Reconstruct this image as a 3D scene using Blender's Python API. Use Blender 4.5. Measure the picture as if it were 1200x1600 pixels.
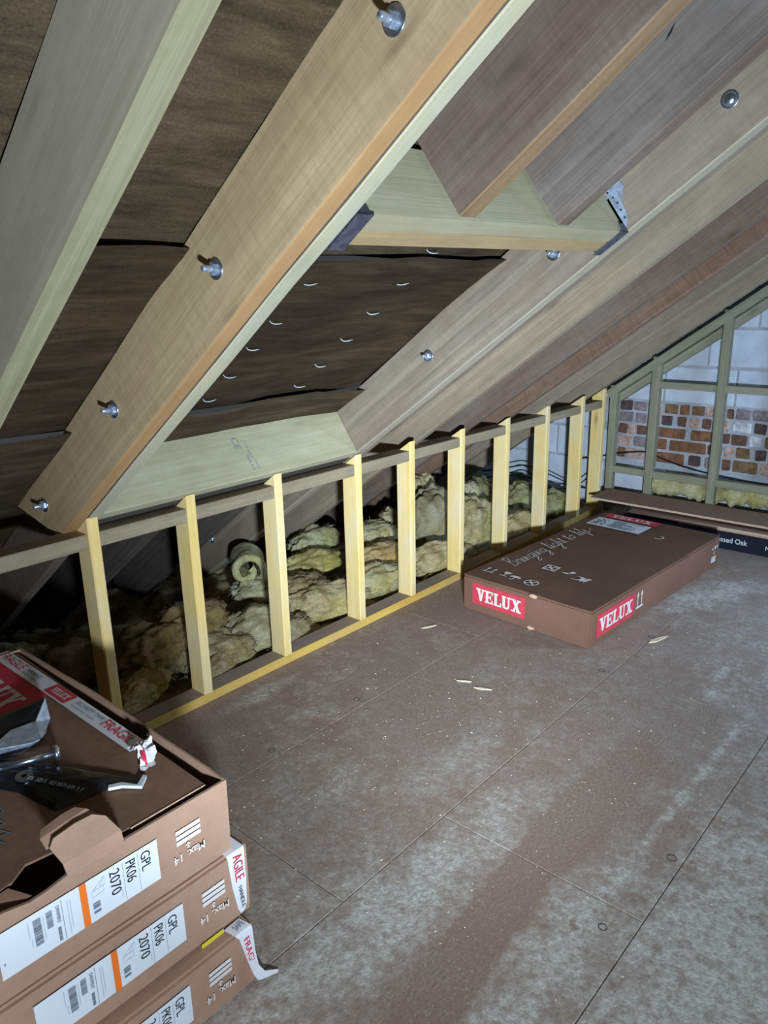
import bpy, bmesh, math, random
from mathutils import Vector, Matrix, noise

for o in list(bpy.data.objects): bpy.data.objects.remove(o)
scene = bpy.context.scene
COL = scene.collection
V = Vector
rnd = random.Random(7)

# ------------------------------------------------------------------ camera
YAW, PIT, ROLL = math.radians(41.519), math.radians(16.324), math.radians(-1.14)
FPX = 1182.24
Fv = V((math.cos(YAW)*math.cos(PIT), math.sin(YAW)*math.cos(PIT), -math.sin(PIT)))
R0 = V((math.sin(YAW), -math.cos(YAW), 0)); U0 = R0.cross(Fv)
Rv = math.cos(ROLL)*R0 + math.sin(ROLL)*U0
Uv = -math.sin(ROLL)*R0 + math.cos(ROLL)*U0
cam = bpy.data.cameras.new('camera'); camo = bpy.data.objects.new('camera', cam); COL.objects.link(camo)
cam.sensor_fit = 'VERTICAL'; cam.sensor_height = 36.0; cam.sensor_width = 27.0
cam.lens = 36.0*FPX/1600.0; cam.clip_start = 0.02
m = Matrix((Rv, Uv, -Fv)).transposed().to_4x4(); m.translation = V((0, -2.2184, 1.5))
camo.matrix_world = m
scene.camera = camo

# ------------------------------------------------------------------ light
world = bpy.data.worlds.new('world'); scene.world = world; world.use_nodes = True
bg = world.node_tree.nodes['Background']; bg.inputs[0].default_value = (0.75, 0.85, 1.0, 1); bg.inputs[1].default_value = 0.06

def lamp(name, kind, loc, target, energy, color, **kw):
    l = bpy.data.lights.new(name, kind); l.energy = energy; l.color = color
    for k, v in kw.items(): setattr(l, k, v)
    o = bpy.data.objects.new(name, l); COL.objects.link(o); o.location = loc
    o.rotation_euler = (V(target)-V(loc)).to_track_quat('-Z', 'Y').to_euler()
    return o
# hand-held work light beside the photographer: spot lobes added to brighten each area
COOL = (0.68, 0.83, 1.0)
WL_ = (0.05, -2.42, 0.86)
for nm, tgt, pw, ang in (('work_lobe_spread', (4.9, -0.3, 1.0), 230, 90), ('work_lobe_beam', (4.9, -0.3, 1.0), 200, 60), ('work_lobe_low', (3.3, 0.0, 0.45), 380, 48),
                         ('work_lobe_up', (1.0, -1.1, 1.75), 235, 110), ('work_lobe_side', (0.6, -1.05, 0.4), 90, 88), ('work_lobe_wall', (2.3, 0.0, 0.30), 135, 50)):
    lamp(nm, 'SPOT', WL_, tgt, pw, COOL, spot_size=math.radians(ang), spot_blend=1.0, shadow_soft_size=0.06)
# second cool work lamp further along the loft, out of frame to the right
lamp('far_work_lamp', 'AREA', (3.9, -2.45, 0.95), (3.2, -0.6, 0.5), 26, (0.48, 0.70, 1.0), size=0.35)

vs = scene.view_settings
vs.view_transform = 'Standard'; vs.look = 'None'; vs.exposure = 0.0; vs.gamma = 1.0; vs.use_curve_mapping = False

# ------------------------------------------------------------------ helpers
WM = {}
def lin(r, g, b):
    f = lambda c: (c/255/12.92) if c/255 <= 0.04045 else ((c/255+0.055)/1.055)**2.4
    return (f(r), f(g), f(b), 1)

def put(o, W, parent):
    WM[o.name] = W.copy()
    if parent is None: o.matrix_world = W
    else:
        o.parent = parent; o.matrix_parent_inverse = Matrix(); o.matrix_basis = WM[parent.name].inverted() @ W
    return o

def tag(o, label=None, cat=None, group=None, kind=None):
    if label: o['label'] = label
    if cat: o['category'] = cat
    if group: o['group'] = group
    if kind: o['kind'] = kind
    return o

def empty(name, loc=(0, 0, 0), rz=0.0, parent=None, W=None):
    o = bpy.data.objects.new(name, None); COL.objects.link(o); o.empty_display_size = 0.05
    if W is None: W = Matrix.Translation(loc) @ Matrix.Rotation(rz, 4, 'Z')
    return put(o, W, parent)

def mesh_obj(name, me, mats, parent=None, W=None):
    if not isinstance(mats, (list, tuple)): mats = [mats]
    if len(me.materials) == 0:
        for mt in mats: me.materials.append(mt)
    o = bpy.data.objects.new(name, me); COL.objects.link(o)
    return put(o, W if W is not None else Matrix(), parent)

def pd(name, verts, faces, smooth=False, midx=None):
    me = bpy.data.meshes.new(name); me.from_pydata([tuple(v) for v in verts], [], faces); me.update()
    if midx:
        for p, i in zip(me.polygons, midx): p.material_index = i
    if smooth:
        for p in me.polygons: p.use_smooth = True
    return me

def basis(o, ax, ay, az):
    M = Matrix((V(ax), V(ay), V(az))).transposed().to_4x4(); M.translation = V(o); return M

class MB:
    """collects quads, boxes, ribbons, tubes into one mesh"""
    def __init__(s): s.v = []; s.f = []; s.mi = []
    def poly(s, pts, mi=0):
        n = len(s.v); s.v += [V(p) for p in pts]; s.f.append(tuple(range(n, n+len(pts)))); s.mi.append(mi)
    def box(s, a, b, mi=0, M=None):
        n = len(s.v)
        P = [V((x, y, z)) for z in (a[2], b[2]) for y in (a[1], b[1]) for x in (a[0], b[0])]
        if M: P = [M @ p for p in P]
        s.v += P
        for q in ((0,2,3,1),(4,5,7,6),(0,1,5,4),(2,6,7,3),(0,4,6,2),(1,3,7,5)): s.f.append(tuple(n+i for i in q)); s.mi.append(mi)
    def prism(s, pts, z0, z1, mi=0):
        n = len(s.v); k = len(pts)
        s.v += [V((p[0], p[1], z0)) for p in pts] + [V((p[0], p[1], z1)) for p in pts]
        s.f.append(tuple(reversed(range(n, n+k)))); s.mi.append(mi); s.f.append(tuple(range(n+k, n+2*k))); s.mi.append(mi)
        for i in range(k): j = (i+1) % k; s.f.append((n+i, n+j, n+k+j, n+k+i)); s.mi.append(mi)
    def tube(s, pts, r, seg=8, mi=0, cap=True):
        pts = [V(p) for p in pts]; n0 = len(s.v); N = len(pts)
        for i, p in enumerate(pts):
            t = (pts[min(i+1, N-1)]-pts[max(i-1, 0)]).normalized()
            a = V((0, 0, 1)) if abs(t.z) < 0.9 else V((1, 0, 0))
            u = t.cross(a).normalized(); w = t.cross(u)
            rr = r[i] if isinstance(r, (list, tuple)) else r
            for k in range(seg):
                an = 2*math.pi*k/seg; s.v.append(p + rr*(math.cos(an)*u+math.sin(an)*w))
        for i in range(N-1):
            for k in range(seg):
                a = n0+i*seg+k; b = n0+i*seg+(k+1) % seg; s.f.append((a, b, b+seg, a+seg)); s.mi.append(mi)
        if cap:
            s.f.append(tuple(n0+k for k in reversed(range(seg)))); s.mi.append(mi)
            s.f.append(tuple(n0+(N-1)*seg+k for k in range(seg))); s.mi.append(mi)
    def ribbon(s, pts, w, z=0.0, mi=0):
        for a, b in zip(pts[:-1], pts[1:]):
            a = V((a[0], a[1], z)); b = V((b[0], b[1], z)); d = (b-a)
            if d.length < 1e-7: continue
            d.normalize(); n = V((-d.y, d.x, 0))*w/2; e = d*w*0.35
            s.rz = getattr(s, 'rz', 0)+1; h = V((0, 0, 0.00003*s.rz/max(1e-6, 1.0)))
            s.poly([a-e-n+h, b+e-n+h, b+e+n+h, a-e+n+h], mi)
    def build(s, name, mats, parent=None, W=None, smooth=False):
        me = pd(name, s.v, s.f, smooth, s.mi); return mesh_obj(name, me, mats, parent, W)

# ------------------------------------------------------------------ materials
def new_mat(name):
    mt = bpy.data.materials.new(name); mt.use_nodes = True
    nt = mt.node_tree; b = nt.nodes['Principled BSDF']
    return mt, nt, b
class NT:
    def __init__(s, nt): s.nt = nt
    def n(s, t, **kw):
        nd = s.nt.nodes.new(t)
        for k, v in kw.items(): setattr(nd, k, v)
        return nd
    def l(s, a, b): s.nt.links.new(a, b)
    def math(s, op, a, b=None, clamp=False):
        nd = s.n('ShaderNodeMath', operation=op); nd.use_clamp = clamp
        for i, x in enumerate((a, b)):
            if x is None: continue
            if isinstance(x, (int, float)): nd.inputs[i].default_value = x
            else: s.l(x, nd.inputs[i])
        return nd.outputs[0]
    def ramp(s, fac, stops):
        nd = s.n('ShaderNodeValToRGB'); e = nd.color_ramp.elements
        while len(e) > 1: e.remove(e[-1])
        e[0].position = stops[0][0]; e[0].color = stops[0][1]
        for p, c in stops[1:]: x = e.new(p); x.color = c
        s.l(fac, nd.inputs[0]); return nd.outputs[0]
    def mix(s, fac, a, b, mode='MIX'):
        nd = s.n('ShaderNodeMix', data_type='RGBA', blend_type=mode)
        if isinstance(fac, (int, float)): nd.inputs[0].default_value = fac
        else: s.l(fac, nd.inputs[0])
        for i, x in ((6, a), (7, b)):
            if isinstance(x, tuple): nd.inputs[i].default_value = x
            else: s.l(x, nd.inputs[i])
        return nd.outputs[2]
    def noise(s, vec, scale, detail=4, rough=0.55, dist=0.0):
        nd = s.n('ShaderNodeTexNoise'); nd.inputs['Scale'].default_value = scale; nd.inputs['Detail'].default_value = detail
        nd.inputs['Roughness'].default_value = rough; nd.inputs['Distortion'].default_value = dist
        s.l(vec, nd.inputs['Vector']); return nd.outputs['Fac']
    def mapping(s, vec, scale=(1, 1, 1), loc=(0, 0, 0), rot=(0, 0, 0)):
        nd = s.n('ShaderNodeMapping'); nd.inputs['Scale'].default_value = scale; nd.inputs['Location'].default_value = loc; nd.inputs['Rotation'].default_value = rot
        s.l(vec, nd.inputs['Vector']); return nd.outputs[0]
    def bump(s, h, strength, dist=0.002):
        nd = s.n('ShaderNodeBump'); nd.inputs['Strength'].default_value = strength; nd.inputs['Distance'].default_value = dist
        s.l(h, nd.inputs['Height']); return nd.outputs[0]
def g1(c): return (c, c, c, 1)

def wood(name, light, dark, stain=None, stain_amt=0.0, saw=0.0, rough=0.75, grain=1.0, bump=0.6, knots=0.6):
    mt, nt, b = new_mat(name); q = NT(nt)
    tc = q.n('ShaderNodeTexCoord').outputs['Object']; rn = q.n('ShaderNodeObjectInfo').outputs['Random']
    cx = q.n('ShaderNodeCombineXYZ'); q.l(q.math('MULTIPLY', rn, 37.0), cx.inputs[0]); q.l(q.math('MULTIPLY', rn, 3.1), cx.inputs[1]); q.l(q.math('MULTIPLY', rn, 5.7), cx.inputs[2])
    ad = q.n('ShaderNodeVectorMath', operation='ADD'); q.l(tc, ad.inputs[0]); q.l(cx.outputs[0], ad.inputs[1]); co = ad.outputs[0]
    # growth rings cut lengthwise
    low = q.noise(q.mapping(co, (0.9, 5, 5)), 1.6, 2, 0.5)
    ring = q.noise(q.mapping(co, (0.55, 30, 30)), 1.5, 3, 0.5, 0.6)
    fib = q.noise(q.mapping(co, (3.0, 160, 160)), 1.6, 3, 0.6)
    ringc = q.ramp(ring, [(0.36, g1(0)), (0.5, g1(0.55)), (0.53, g1(0.25)), (0.66, g1(1))])
    mot = q.noise(q.mapping(co, (1.0, 1.6, 1.6)), 13.0, 6, 0.7)
    f = q.math('ADD', q.math('MULTIPLY', ringc, 0.34*grain), q.math('MULTIPLY', fib, 0.46*grain))
    f = q.math('ADD', f, q.math('MULTIPLY', low, 0.35))
    f = q.math('ADD', f, q.math('MULTIPLY', mot, 0.55))
    f = q.math('SUBTRACT', f, 0.22+0.18*grain, True)
    col = q.ramp(f, [(0.12, dark), (0.75, light)])
    # knots
    vo = q.n('ShaderNodeTexVoronoi'); vo.inputs['Scale'].default_value = 1.0; q.l(q.mapping(co, (2.1, 7.5, 7.5)), vo.inputs['Vector'])
    kn = q.ramp(vo.outputs['Distance'], [(0.035, g1(1)), (0.11, g1(0.25)), (0.2, g1(0))])
    kcol = (dark[0]*0.45, dark[1]*0.40, dark[2]*0.36, 1)
    col = q.mix(q.math('MULTIPLY', kn, knots), col, kcol)
    if stain is not None:
        sn = q.noise(q.mapping(co, (1.3, 4.5, 4.5)), 1.9, 5, 0.6)
        sm = q.ramp(sn, [(0.42, g1(0)), (0.66, g1(1))])
        col = q.mix(q.math('MULTIPLY', sm, stain_amt), col, stain)
    h = q.math('ADD', q.math('MULTIPLY', fib, 0.6), q.math('MULTIPLY', ring, 0.3))
    if saw > 0:
        sw = q.noise(q.mapping(co, (75, 9, 9), rot=(0, 0.35, 0.35)), 1.0, 4, 0.65, 0.8)
        h = q.math('ADD', h, q.math('MULTIPLY', sw, saw))
        col = q.mix(q.math('MULTIPLY', q.ramp(sw, [(0.36, g1(1)), (0.54, g1(0))]), saw*0.4), col, (dark[0]*0.72, dark[1]*0.72, dark[2]*0.72, 1))
    q.l(col, b.inputs['Base Color']); b.inputs['Roughness'].default_value = rough
    b.inputs['Specular IOR Level'].default_value = 0.2
    q.l(q.bump(h, bump, 0.0015), b.inputs['Normal'])
    return mt

def plain(name, col, rough=0.6, metallic=0.0, spec=0.3, nscale=0, namt=0.2, bump=0.0):
    mt, nt, b = new_mat(name); q = NT(nt)
    b.inputs['Roughness'].default_value = rough; b.inputs['Metallic'].default_value = metallic; b.inputs['Specular IOR Level'].default_value = spec
    if nscale:
        tc = q.n('ShaderNodeTexCoord').outputs['Object']; nz = q.noise(tc, nscale, 5, 0.6)
        c2 = tuple(c*(1-namt) for c in col[:3])+(1,); c1 = tuple(min(1, c*(1+namt)) for c in col[:3])+(1,)
        q.l(q.ramp(nz, [(0.35, c2), (0.65, c1)]), b.inputs['Base Color'])
        if bump: q.l(q.bump(nz, bump, 0.003), b.inputs['Normal'])
    else: b.inputs['Base Color'].default_value = col
    return mt

M = {}
M['pine'] = wood('pine_yellow', lin(250, 226, 158), lin(226, 190, 110), lin(226, 214, 186), 0.55, grain=0.6, bump=0.15, knots=0.75)
M['plate'] = wood('pine_plate', lin(232, 198, 104), lin(204, 160, 70), lin(168, 146, 122), 0.35, grain=0.6, bump=0.2)
M['platetop'] = wood('pine_dusty', lin(176, 158, 140), lin(140, 122, 108), grain=0.5, bump=0.2)
M['green'] = wood('treated_green', lin(198, 190, 160), lin(166, 158, 126), lin(140, 132, 104), 0.3, grain=0.8)
M['greenpale'] = wood('treated_pale', lin(188, 182, 160), lin(160, 154, 128), lin(204, 180, 128), 0.35, grain=0.8)
M['oldgrey'] = wood('old_grey', lin(158, 144, 124), lin(118, 106, 90), lin(120, 98, 82), 0.35, saw=0.3)
M['oldbrown'] = wood('old_brown', lin(128, 110, 94), lin(94, 78, 66), lin(128, 118, 112), 0.5, saw=0.5, grain=1.0)
M['sawn'] = wood('sawn_tan', lin(206, 180, 140), lin(166, 142, 106), lin(170, 136, 104), 0.35, saw=0.55)
M['orange'] = wood('planed_orange', lin(188, 150, 104), lin(160, 122, 80), lin(140, 104, 74), 0.3, grain=0.5, bump=0.1, knots=0.3)
M['reddish'] = wood('old_reddish', lin(144, 114, 94), lin(102, 78, 62), lin(128, 112, 98), 0.35, saw=0.9)
M['bluegrey'] = wood('treated_grey', lin(184, 172, 148), lin(152, 142, 120), lin(142, 128, 104), 0.45, grain=0.6, bump=0.2, knots=0.3)
M['noggin'] = wood('noggin_grey', lin(172, 156, 128), lin(132, 118, 94), lin(120, 106, 88), 0.4, grain=0.9)
M['dark'] = wood('old_dark', lin(104, 96, 88), lin(66, 60, 56), lin(70, 58, 50), 0.4, saw=0.3)
M['gablestud'] = wood('gable_green', lin(166, 162, 142), lin(130, 126, 104), lin(126, 112, 80), 0.3, grain=0.7)
M['olive'] = wood('old_olive', lin(166, 150, 126), lin(128, 114, 94), lin(120, 110, 94), 0.3, saw=0.3)
M['zbottom'] = wood('treated_green_shaded', lin(148, 142, 112), lin(114, 108, 80), lin(140, 130, 100), 0.3, grain=0.9)  # green underside, darkened in colour to offset strong lamp light from below
M['tan'] = wood('sawn_tan_dim', lin(152, 126, 94), lin(120, 96, 70), grain=0.8, saw=0.3)
M['cgrey'] = wood('weathered_grey', lin(124, 112, 102), lin(86, 76, 70), lin(140, 132, 126), 0.35, saw=0.3, grain=1.3)
M['trimface'] = wood('trimmer_face', lin(226, 218, 186), lin(196, 188, 154), lin(176, 168, 130), 0.3, grain=0.9)  # face lightened in colour to make up for weak lamp light
M['trimunder'] = wood('trimmer_under', lin(168, 158, 132), lin(142, 132, 104), grain=0.8)  # underside darkened in colour against the strong light from below
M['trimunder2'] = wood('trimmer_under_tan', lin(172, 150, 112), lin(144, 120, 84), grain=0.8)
M['dedge'] = wood('pale_arris', lin(182, 172, 152), lin(148, 138, 118), grain=0.6)
M['zinc'] = plain('zinc', (0.58, 0.65, 0.74, 1), 0.26, 0.95, 0.5, 60, 0.25)
M['nut'] = plain('bright_zinc', (0.42, 0.48, 0.58, 1), 0.28, 0.6, 0.5, 90, 0.3)
M['nail'] = plain('bright_nail', (0.75, 0.77, 0.8, 1), 0.35, 0.3)
M['galv'] = plain('galvanised', (0.34, 0.40, 0.50, 1), 0.42, 0.45, 0.5, 45, 0.35)
M['galvlight'] = plain('galvanised_bright', (0.50, 0.56, 0.64, 1), 0.45, 0.3, 0.5, 45, 0.3)
M['hangerdark'] = plain('hanger_dark', (0.12, 0.12, 0.16, 1), 0.5, 0.6, 0.5, 45, 0.35)
M['white'] = plain('label_white', lin(222, 224, 226), 0.6)
M['orange_print'] = plain('orange_print', lin(244, 120, 40), 0.6)
M['ink'] = plain('ink_dark', lin(26, 34, 42), 0.7)
M['greyink'] = plain('ink_grey', lin(120, 128, 138), 0.7)
M['paleink'] = plain('ink_pale', lin(190, 198, 206), 0.7)
M['redprint'] = plain('red_print', lin(208, 66, 80), 0.65, nscale=30, namt=0.12)
M['whiteprint'] = plain('white_print', lin(226, 216, 208), 0.7)
M['redink'] = plain('red_ink', lin(214, 52, 80), 0.6)
M['tape'] = plain('packing_tape', lin(232, 230, 232), 0.35, spec=0.5)
M['yellowtape'] = plain('yellow_tape', lin(226, 206, 60), 0.4)
M['blackplastic'] = plain('black_plastic', (0.012, 0.013, 0.016, 1), 0.28, spec=0.6, nscale=40, namt=0.4, bump=0.25)
M['cable'] = plain('black_cable', (0.012, 0.012, 0.013, 1), 0.45)
M['oakbox'] = plain('navy_carton', lin(22, 26, 42), 0.55)
M['mdf'] = plain('hardboard', lin(150, 122, 104), 0.85, nscale=25, namt=0.12)
M['mdfedge'] = plain('hardboard_edge', lin(206, 176, 150), 0.85, nscale=60, namt=0.12)
M['splinter'] = plain('splinter', lin(222, 206, 178), 0.8, nscale=80)

def cardboard(name, a, bcol):
    mt, nt, b = new_mat(name); q = NT(nt)
    tc = q.n('ShaderNodeTexCoord').outputs['Object']
    n1 = q.noise(tc, 3.0, 6, 0.6); n2 = q.noise(q.mapping(tc, (18, 18, 160)), 3, 3, 0.6); n3 = q.noise(tc, 40, 4, 0.6)
    f = q.math('ADD', q.math('MULTIPLY', n1, 0.6), q.math('ADD', q.math('MULTIPLY', n2, 0.25), q.math('MULTIPLY', n3, 0.2)))
    q.l(q.ramp(f, [(0.35, bcol), (0.68, a)]), b.inputs['Base Color']); b.inputs['Roughness'].default_value = 0.72; b.inputs['Specular IOR Level'].default_value = 0.18
    q.l(q.bump(f, 0.25, 0.002), b.inputs['Normal']); return mt
M['card'] = cardboard('cardboard', lin(184, 148, 124), lin(158, 124, 102))
M['cardtop'] = cardboard('cardboard_worn', lin(150, 116, 94), lin(118, 88, 70))
M['cardb'] = cardboard('cardboard_carton', lin(134, 98, 80), lin(112, 82, 66))
M['cardbtop'] = cardboard('cardboard_flap', lin(118, 88, 70), lin(98, 72, 58))  # darker copy of the carton card, paints in the top's grazing shade
M['cardedge'] = plain('card_edge', lin(206, 172, 142), 0.85, nscale=90)

def felt():
    mt, nt, b = new_mat('roof_felt'); q = NT(nt)
    tc = q.n('ShaderNodeTexCoord').outputs['Object']
    n1 = q.noise(q.mapping(tc, (1.2, 5, 5)), 2.2, 5, 0.65, 0.4); n2 = q.noise(tc, 190, 3, 0.7); n3 = q.noise(q.mapping(tc, (3, 26, 26)), 1.6, 4, 0.6)
    f = q.math('ADD', q.math('MULTIPLY', n1, 0.5), q.math('ADD', q.math('MULTIPLY', n2, 0.3), q.math('MULTIPLY', n3, 0.25)))
    oi = q.n('ShaderNodeObjectInfo')
    cr = q.ramp(f, [(0.36, lin(38, 30, 22)), (0.54, lin(78, 66, 48)), (0.68, lin(104, 90, 70))])
    q.l(q.mix(1.0, cr, oi.outputs['Color'], 'MULTIPLY'), b.inputs['Base Color'])
    b.inputs['Roughness'].default_value = 0.9; b.inputs['Specular IOR Level'].default_value = 0.15
    q.l(q.bump(f, 0.6, 0.004), b.inputs['Normal']); return mt
M['felt'] = felt()

def wool():
    mt, nt, b = new_mat('mineral_wool'); q = NT(nt)
    tc = q.n('ShaderNodeTexCoord').outputs['Object']
    oi = q.n('ShaderNodeObjectInfo')
    n1 = q.noise(tc, 5.5, 5, 0.6, 0.8); n2 = q.noise(q.mapping(tc, (60, 25, 90)), 2.0, 4, 0.7, 1.2)
    n3 = q.noise(tc, 3.0, 3, 0.6)
    col = q.ramp(n1, [(0.30, lin(128, 108, 82)), (0.45, lin(204, 192, 158)), (0.62, lin(228, 220, 200))])
    col = q.mix(q.ramp(n3, [(0.52, g1(0)), (0.66, g1(0.8))]), col, lin(214, 202, 136))
    col = q.mix(q.ramp(n2, [(0.38, g1(0.45)), (0.6, g1(0))]), col, lin(112, 96, 72))
    col = q.mix(0.0, col, col); 
    hv = q.n('ShaderNodeHueSaturation'); q.l(col, hv.inputs['Color']); q.l(oi.outputs['Color'], q.nt.nodes.new('ShaderNodeSeparateColor').inputs[0])
    mul = q.mix(1.0, hv.outputs[0], oi.outputs['Color'], 'MULTIPLY')
    q.l(mul, b.inputs['Base Color']); b.inputs['Roughness'].default_value = 1.0; b.inputs['Specular IOR Level'].default_value = 0.05
    q.l(q.bump(q.math('ADD', n2, q.math('MULTIPLY', n1, 1.2)), 0.8, 0.012), b.inputs['Normal']); return mt
M['wool'] = wool()

def brickmat(name, c1, c2, nscale=30):
    return plain(name, tuple((a+b_)/2 for a, b_ in zip(c1, c2)), 0.9, nscale=nscale, namt=0.35, bump=0.6)
M['b_or'] = brickmat('brick_orange', lin(140, 98, 74), lin(114, 78, 58))
M['b_br'] = brickmat('brick_brown', lin(116, 86, 70), lin(96, 70, 58))
M['b_dk'] = brickmat('brick_dark', lin(98, 80, 78), lin(78, 64, 64))
M['b_pk'] = brickmat('brick_pale', lin(196, 166, 152), lin(180, 150, 138))
M['b_gr'] = brickmat('brick_grey', lin(150, 134, 136), lin(120, 108, 112))
M['b_yl'] = brickmat('brick_ochre', lin(134, 106, 74), lin(110, 86, 60))
M['b_wh'] = brickmat('brick_white', lin(206, 206, 208), lin(196, 194, 196))
M['mortar'] = plain('mortar', lin(168, 170, 176), 0.95, nscale=14, namt=0.18, bump=0.5)
M['block'] = plain('lightweight_block', lin(196, 204, 214), 0.95, nscale=9, namt=0.10, bump=0.4)
M['plaster'] = plain('rough_wall', lin(130, 124, 118), 0.95, nscale=6, namt=0.2)

def floor_mat():
    mt, nt, b = new_mat('dusty_chipboard'); q = NT(nt)
    tc = q.n('ShaderNodeTexCoord').outputs['Object']
    sp = q.n('ShaderNodeSeparateXYZ'); q.l(tc, sp.inputs[0]); X, Y = sp.outputs[0], sp.outputs[1]
    wob = q.noise(tc, 2.4, 4, 0.6); wob2 = q.noise(tc, 9.0, 4, 0.6)
    big = q.noise(tc, 1.7, 5, 0.62); fine = q.noise(tc, 26, 6, 0.72); vf = q.noise(tc, 150, 3, 0.7)
    flake = q.noise(q.mapping(tc, (60, 140, 1)), 1.0, 3, 0.6)
    base = q.ramp(q.math('ADD', q.math('MULTIPLY', vf, 0.5), q.math('MULTIPLY', flake, 0.5)), [(0.36, lin(126, 108, 97)), (0.62, lin(164, 144, 129))])
    base = q.mix(q.ramp(big, [(0.4, g1(0)), (0.65, g1(0.5))]), base, lin(146, 120, 100))
    def ell(cx, cy, rx, ry, amp, rot=0.0, wb=0.35):
        dx = q.math('SUBTRACT', X, cx); dy = q.math('SUBTRACT', Y, cy)
        c, s = math.cos(rot), math.sin(rot)
        u = q.math('ADD', q.math('MULTIPLY', dx, c/rx), q.math('MULTIPLY', dy, s/rx)); v = q.math('ADD', q.math('MULTIPLY', dx, -s/ry), q.math('MULTIPLY', dy, c/ry))
        d = q.math('ADD', q.math('MULTIPLY', u, u), q.math('MULTIPLY', v, v))
        d = q.math('ADD', d, q.math('MULTIPLY', q.math('SUBTRACT', wob2, 0.5), wb*4))
        k = q.math('SUBTRACT', 1.0, d, True)
        return q.math('MULTIPLY', q.math('MULTIPLY', k, k), amp)
    med = q.noise(tc, 6.5, 6, 0.7)
    D = q.math('MULTIPLY', q.ramp(big, [(0.38, g1(0.15)), (0.7, g1(1))]), q.math('MULTIPLY', q.ramp(med, [(0.40, g1(0)), (0.68, g1(1))]), 0.75))
    for e in [(1.15, -1.20, 0.85, 0.16, 1.0, -0.03), (0.95, -1.05, 0.5, 0.28, 0.55), (1.35, -1.80, 1.0, 0.26, 1.0), (1.30, -1.56, 0.60, 0.11, 1.0, 0.02), (2.1, -1.585, 0.9, 0.024, 0.7, -0.02, 0.6), (2.85, -1.43, 0.25, 0.03, 0.6, 0.1, 0.6), (3.7, -1.10, 0.55, 0.17, 1.0, -0.35), (2.7, -1.75, 1.3, 0.3, 0.45), (1.65, -0.10, 0.28, 0.06, 0.8), (1.75, -0.95, 0.35, 0.14, 0.45), (1.3, -0.75, 0.45, 0.3, 0.28), (3.3, -1.5, 1.2, 0.5, 0.25), (1.6, -1.93, 0.55, 0.25, 0.7)]:  # last dust patch also brightens the floor where lamp light falls short
        D = q.math('ADD', D, ell(*e))
    # swept clean track
    for e in [(1.30, -1.40, 0.85, 0.085, 1.8, 0.10, 0.10), (1.95, -1.40, 0.45, 0.10, 0.7, 0.1, 0.2)]:
        D = q.math('SUBTRACT', D, ell(*e))
    D = q.math('MULTIPLY', D, q.ramp(fine, [(0.34, g1(0.15)), (0.60, g1(1.0))]), True)
    gr = q.ramp(q.noise(tc, 58, 5, 0.8), [(0.36, g1(0.25)), (0.60, g1(1.0))])
    D = q.math('MULTIPLY', q.math('MULTIPLY', q.math('MINIMUM', D, 1.0), 1.05), gr)
    col = q.mix(D, base, lin(216, 209, 197))
    # fine speckle of dust
    spk = q.ramp(q.noise(tc, 75, 4, 0.75), [(0.58, g1(0)), (0.72, g1(0.6))])
    col = q.mix(spk, col, lin(208, 200, 188))
    q.l(col, b.inputs['Base Color']); b.inputs['Roughness'].default_value = 0.8; b.inputs['Specular IOR Level'].default_value = 0.2
    h = q.math('ADD', q.math('MULTIPLY', fine, 0.6), q.math('MULTIPLY', vf, 0.4))
    q.l(q.bump(q.math('MULTIPLY', h, q.math('ADD', D, 0.35)), 0.55, 0.004), b.inputs['Normal']); return mt
M['floor'] = floor_mat()
M['screed'] = plain('ceiling_board', lin(70, 62, 54), 0.95, nscale=8)

# ------------------------------------------------------------------ roof coordinates
TH = math.radians(35.4815); CT, ST = math.cos(TH), math.sin(TH)
Dv = V((0, -CT, ST)); Nv = V((0, ST, CT)); HK = 0.825; S00 = HK*CT
def roof(x, s, d): return V((x, 0, 0)) + Dv*s + Nv*(S00+d)
def roofM(x, s, d): return basis(roof(x, s, d), Dv, (1, 0, 0), Nv)

def timber_mesh(name, L, w, h, seg=0.25, ch=0.003, cut0=0.0, cut1=0.0, wob=0.0012, seed=0, fm=None):
    """length along x, section y 0..w, z 0..h. cut0/cut1: end slant dx/dz. fm: material index per side (y0,z1,y1,z0)"""
    n = max(2, int(L/seg)+1); r = random.Random(seed)
    sec = [(ch, 0), (w-ch, 0), (w, ch), (w, h-ch), (w-ch, h), (ch, h), (0, h-ch), (0, ch)]
    side = ['z0', None, 'y1', None, 'z1', None, 'y0', None]
    vs = []; fs = []; mi = []
    for i in range(n):
        t = i/(n-1)
        oy, oz = ((r.random()-.5)*2*wob, (r.random()-.5)*2*wob) if 0 < i < n-1 else (0, 0)
        for (y, z) in sec:
            x = t*L + (1-t)*cut0*z + t*cut1*z
            vs.append((x, y+oy, z+oz))
    for i in range(n-1):
        for k in range(8):
            a = i*8+k; b = i*8+(k+1) % 8
            fs.append((a, a+8, b+8, b)); s_ = side[k]
            if s_ is None: s_ = side[(k+1) % 8]
            mi.append((fm or {}).get(s_, 0))
    fs.append(tuple(range(8))); mi.append((fm or {}).get('end', 0)); fs.append(tuple((n-1)*8+k for k in reversed(range(8)))); mi.append((fm or {}).get('end', 0))
    return pd(name, vs, fs, False, mi)

SEED = [100]
def timber(name, W, L, w, h, mats, parent=None, **kw):
    SEED[0] += 1
    return mesh_obj(name, timber_mesh(name, L, w, h, seed=SEED[0], **kw), mats, parent, W)

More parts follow.
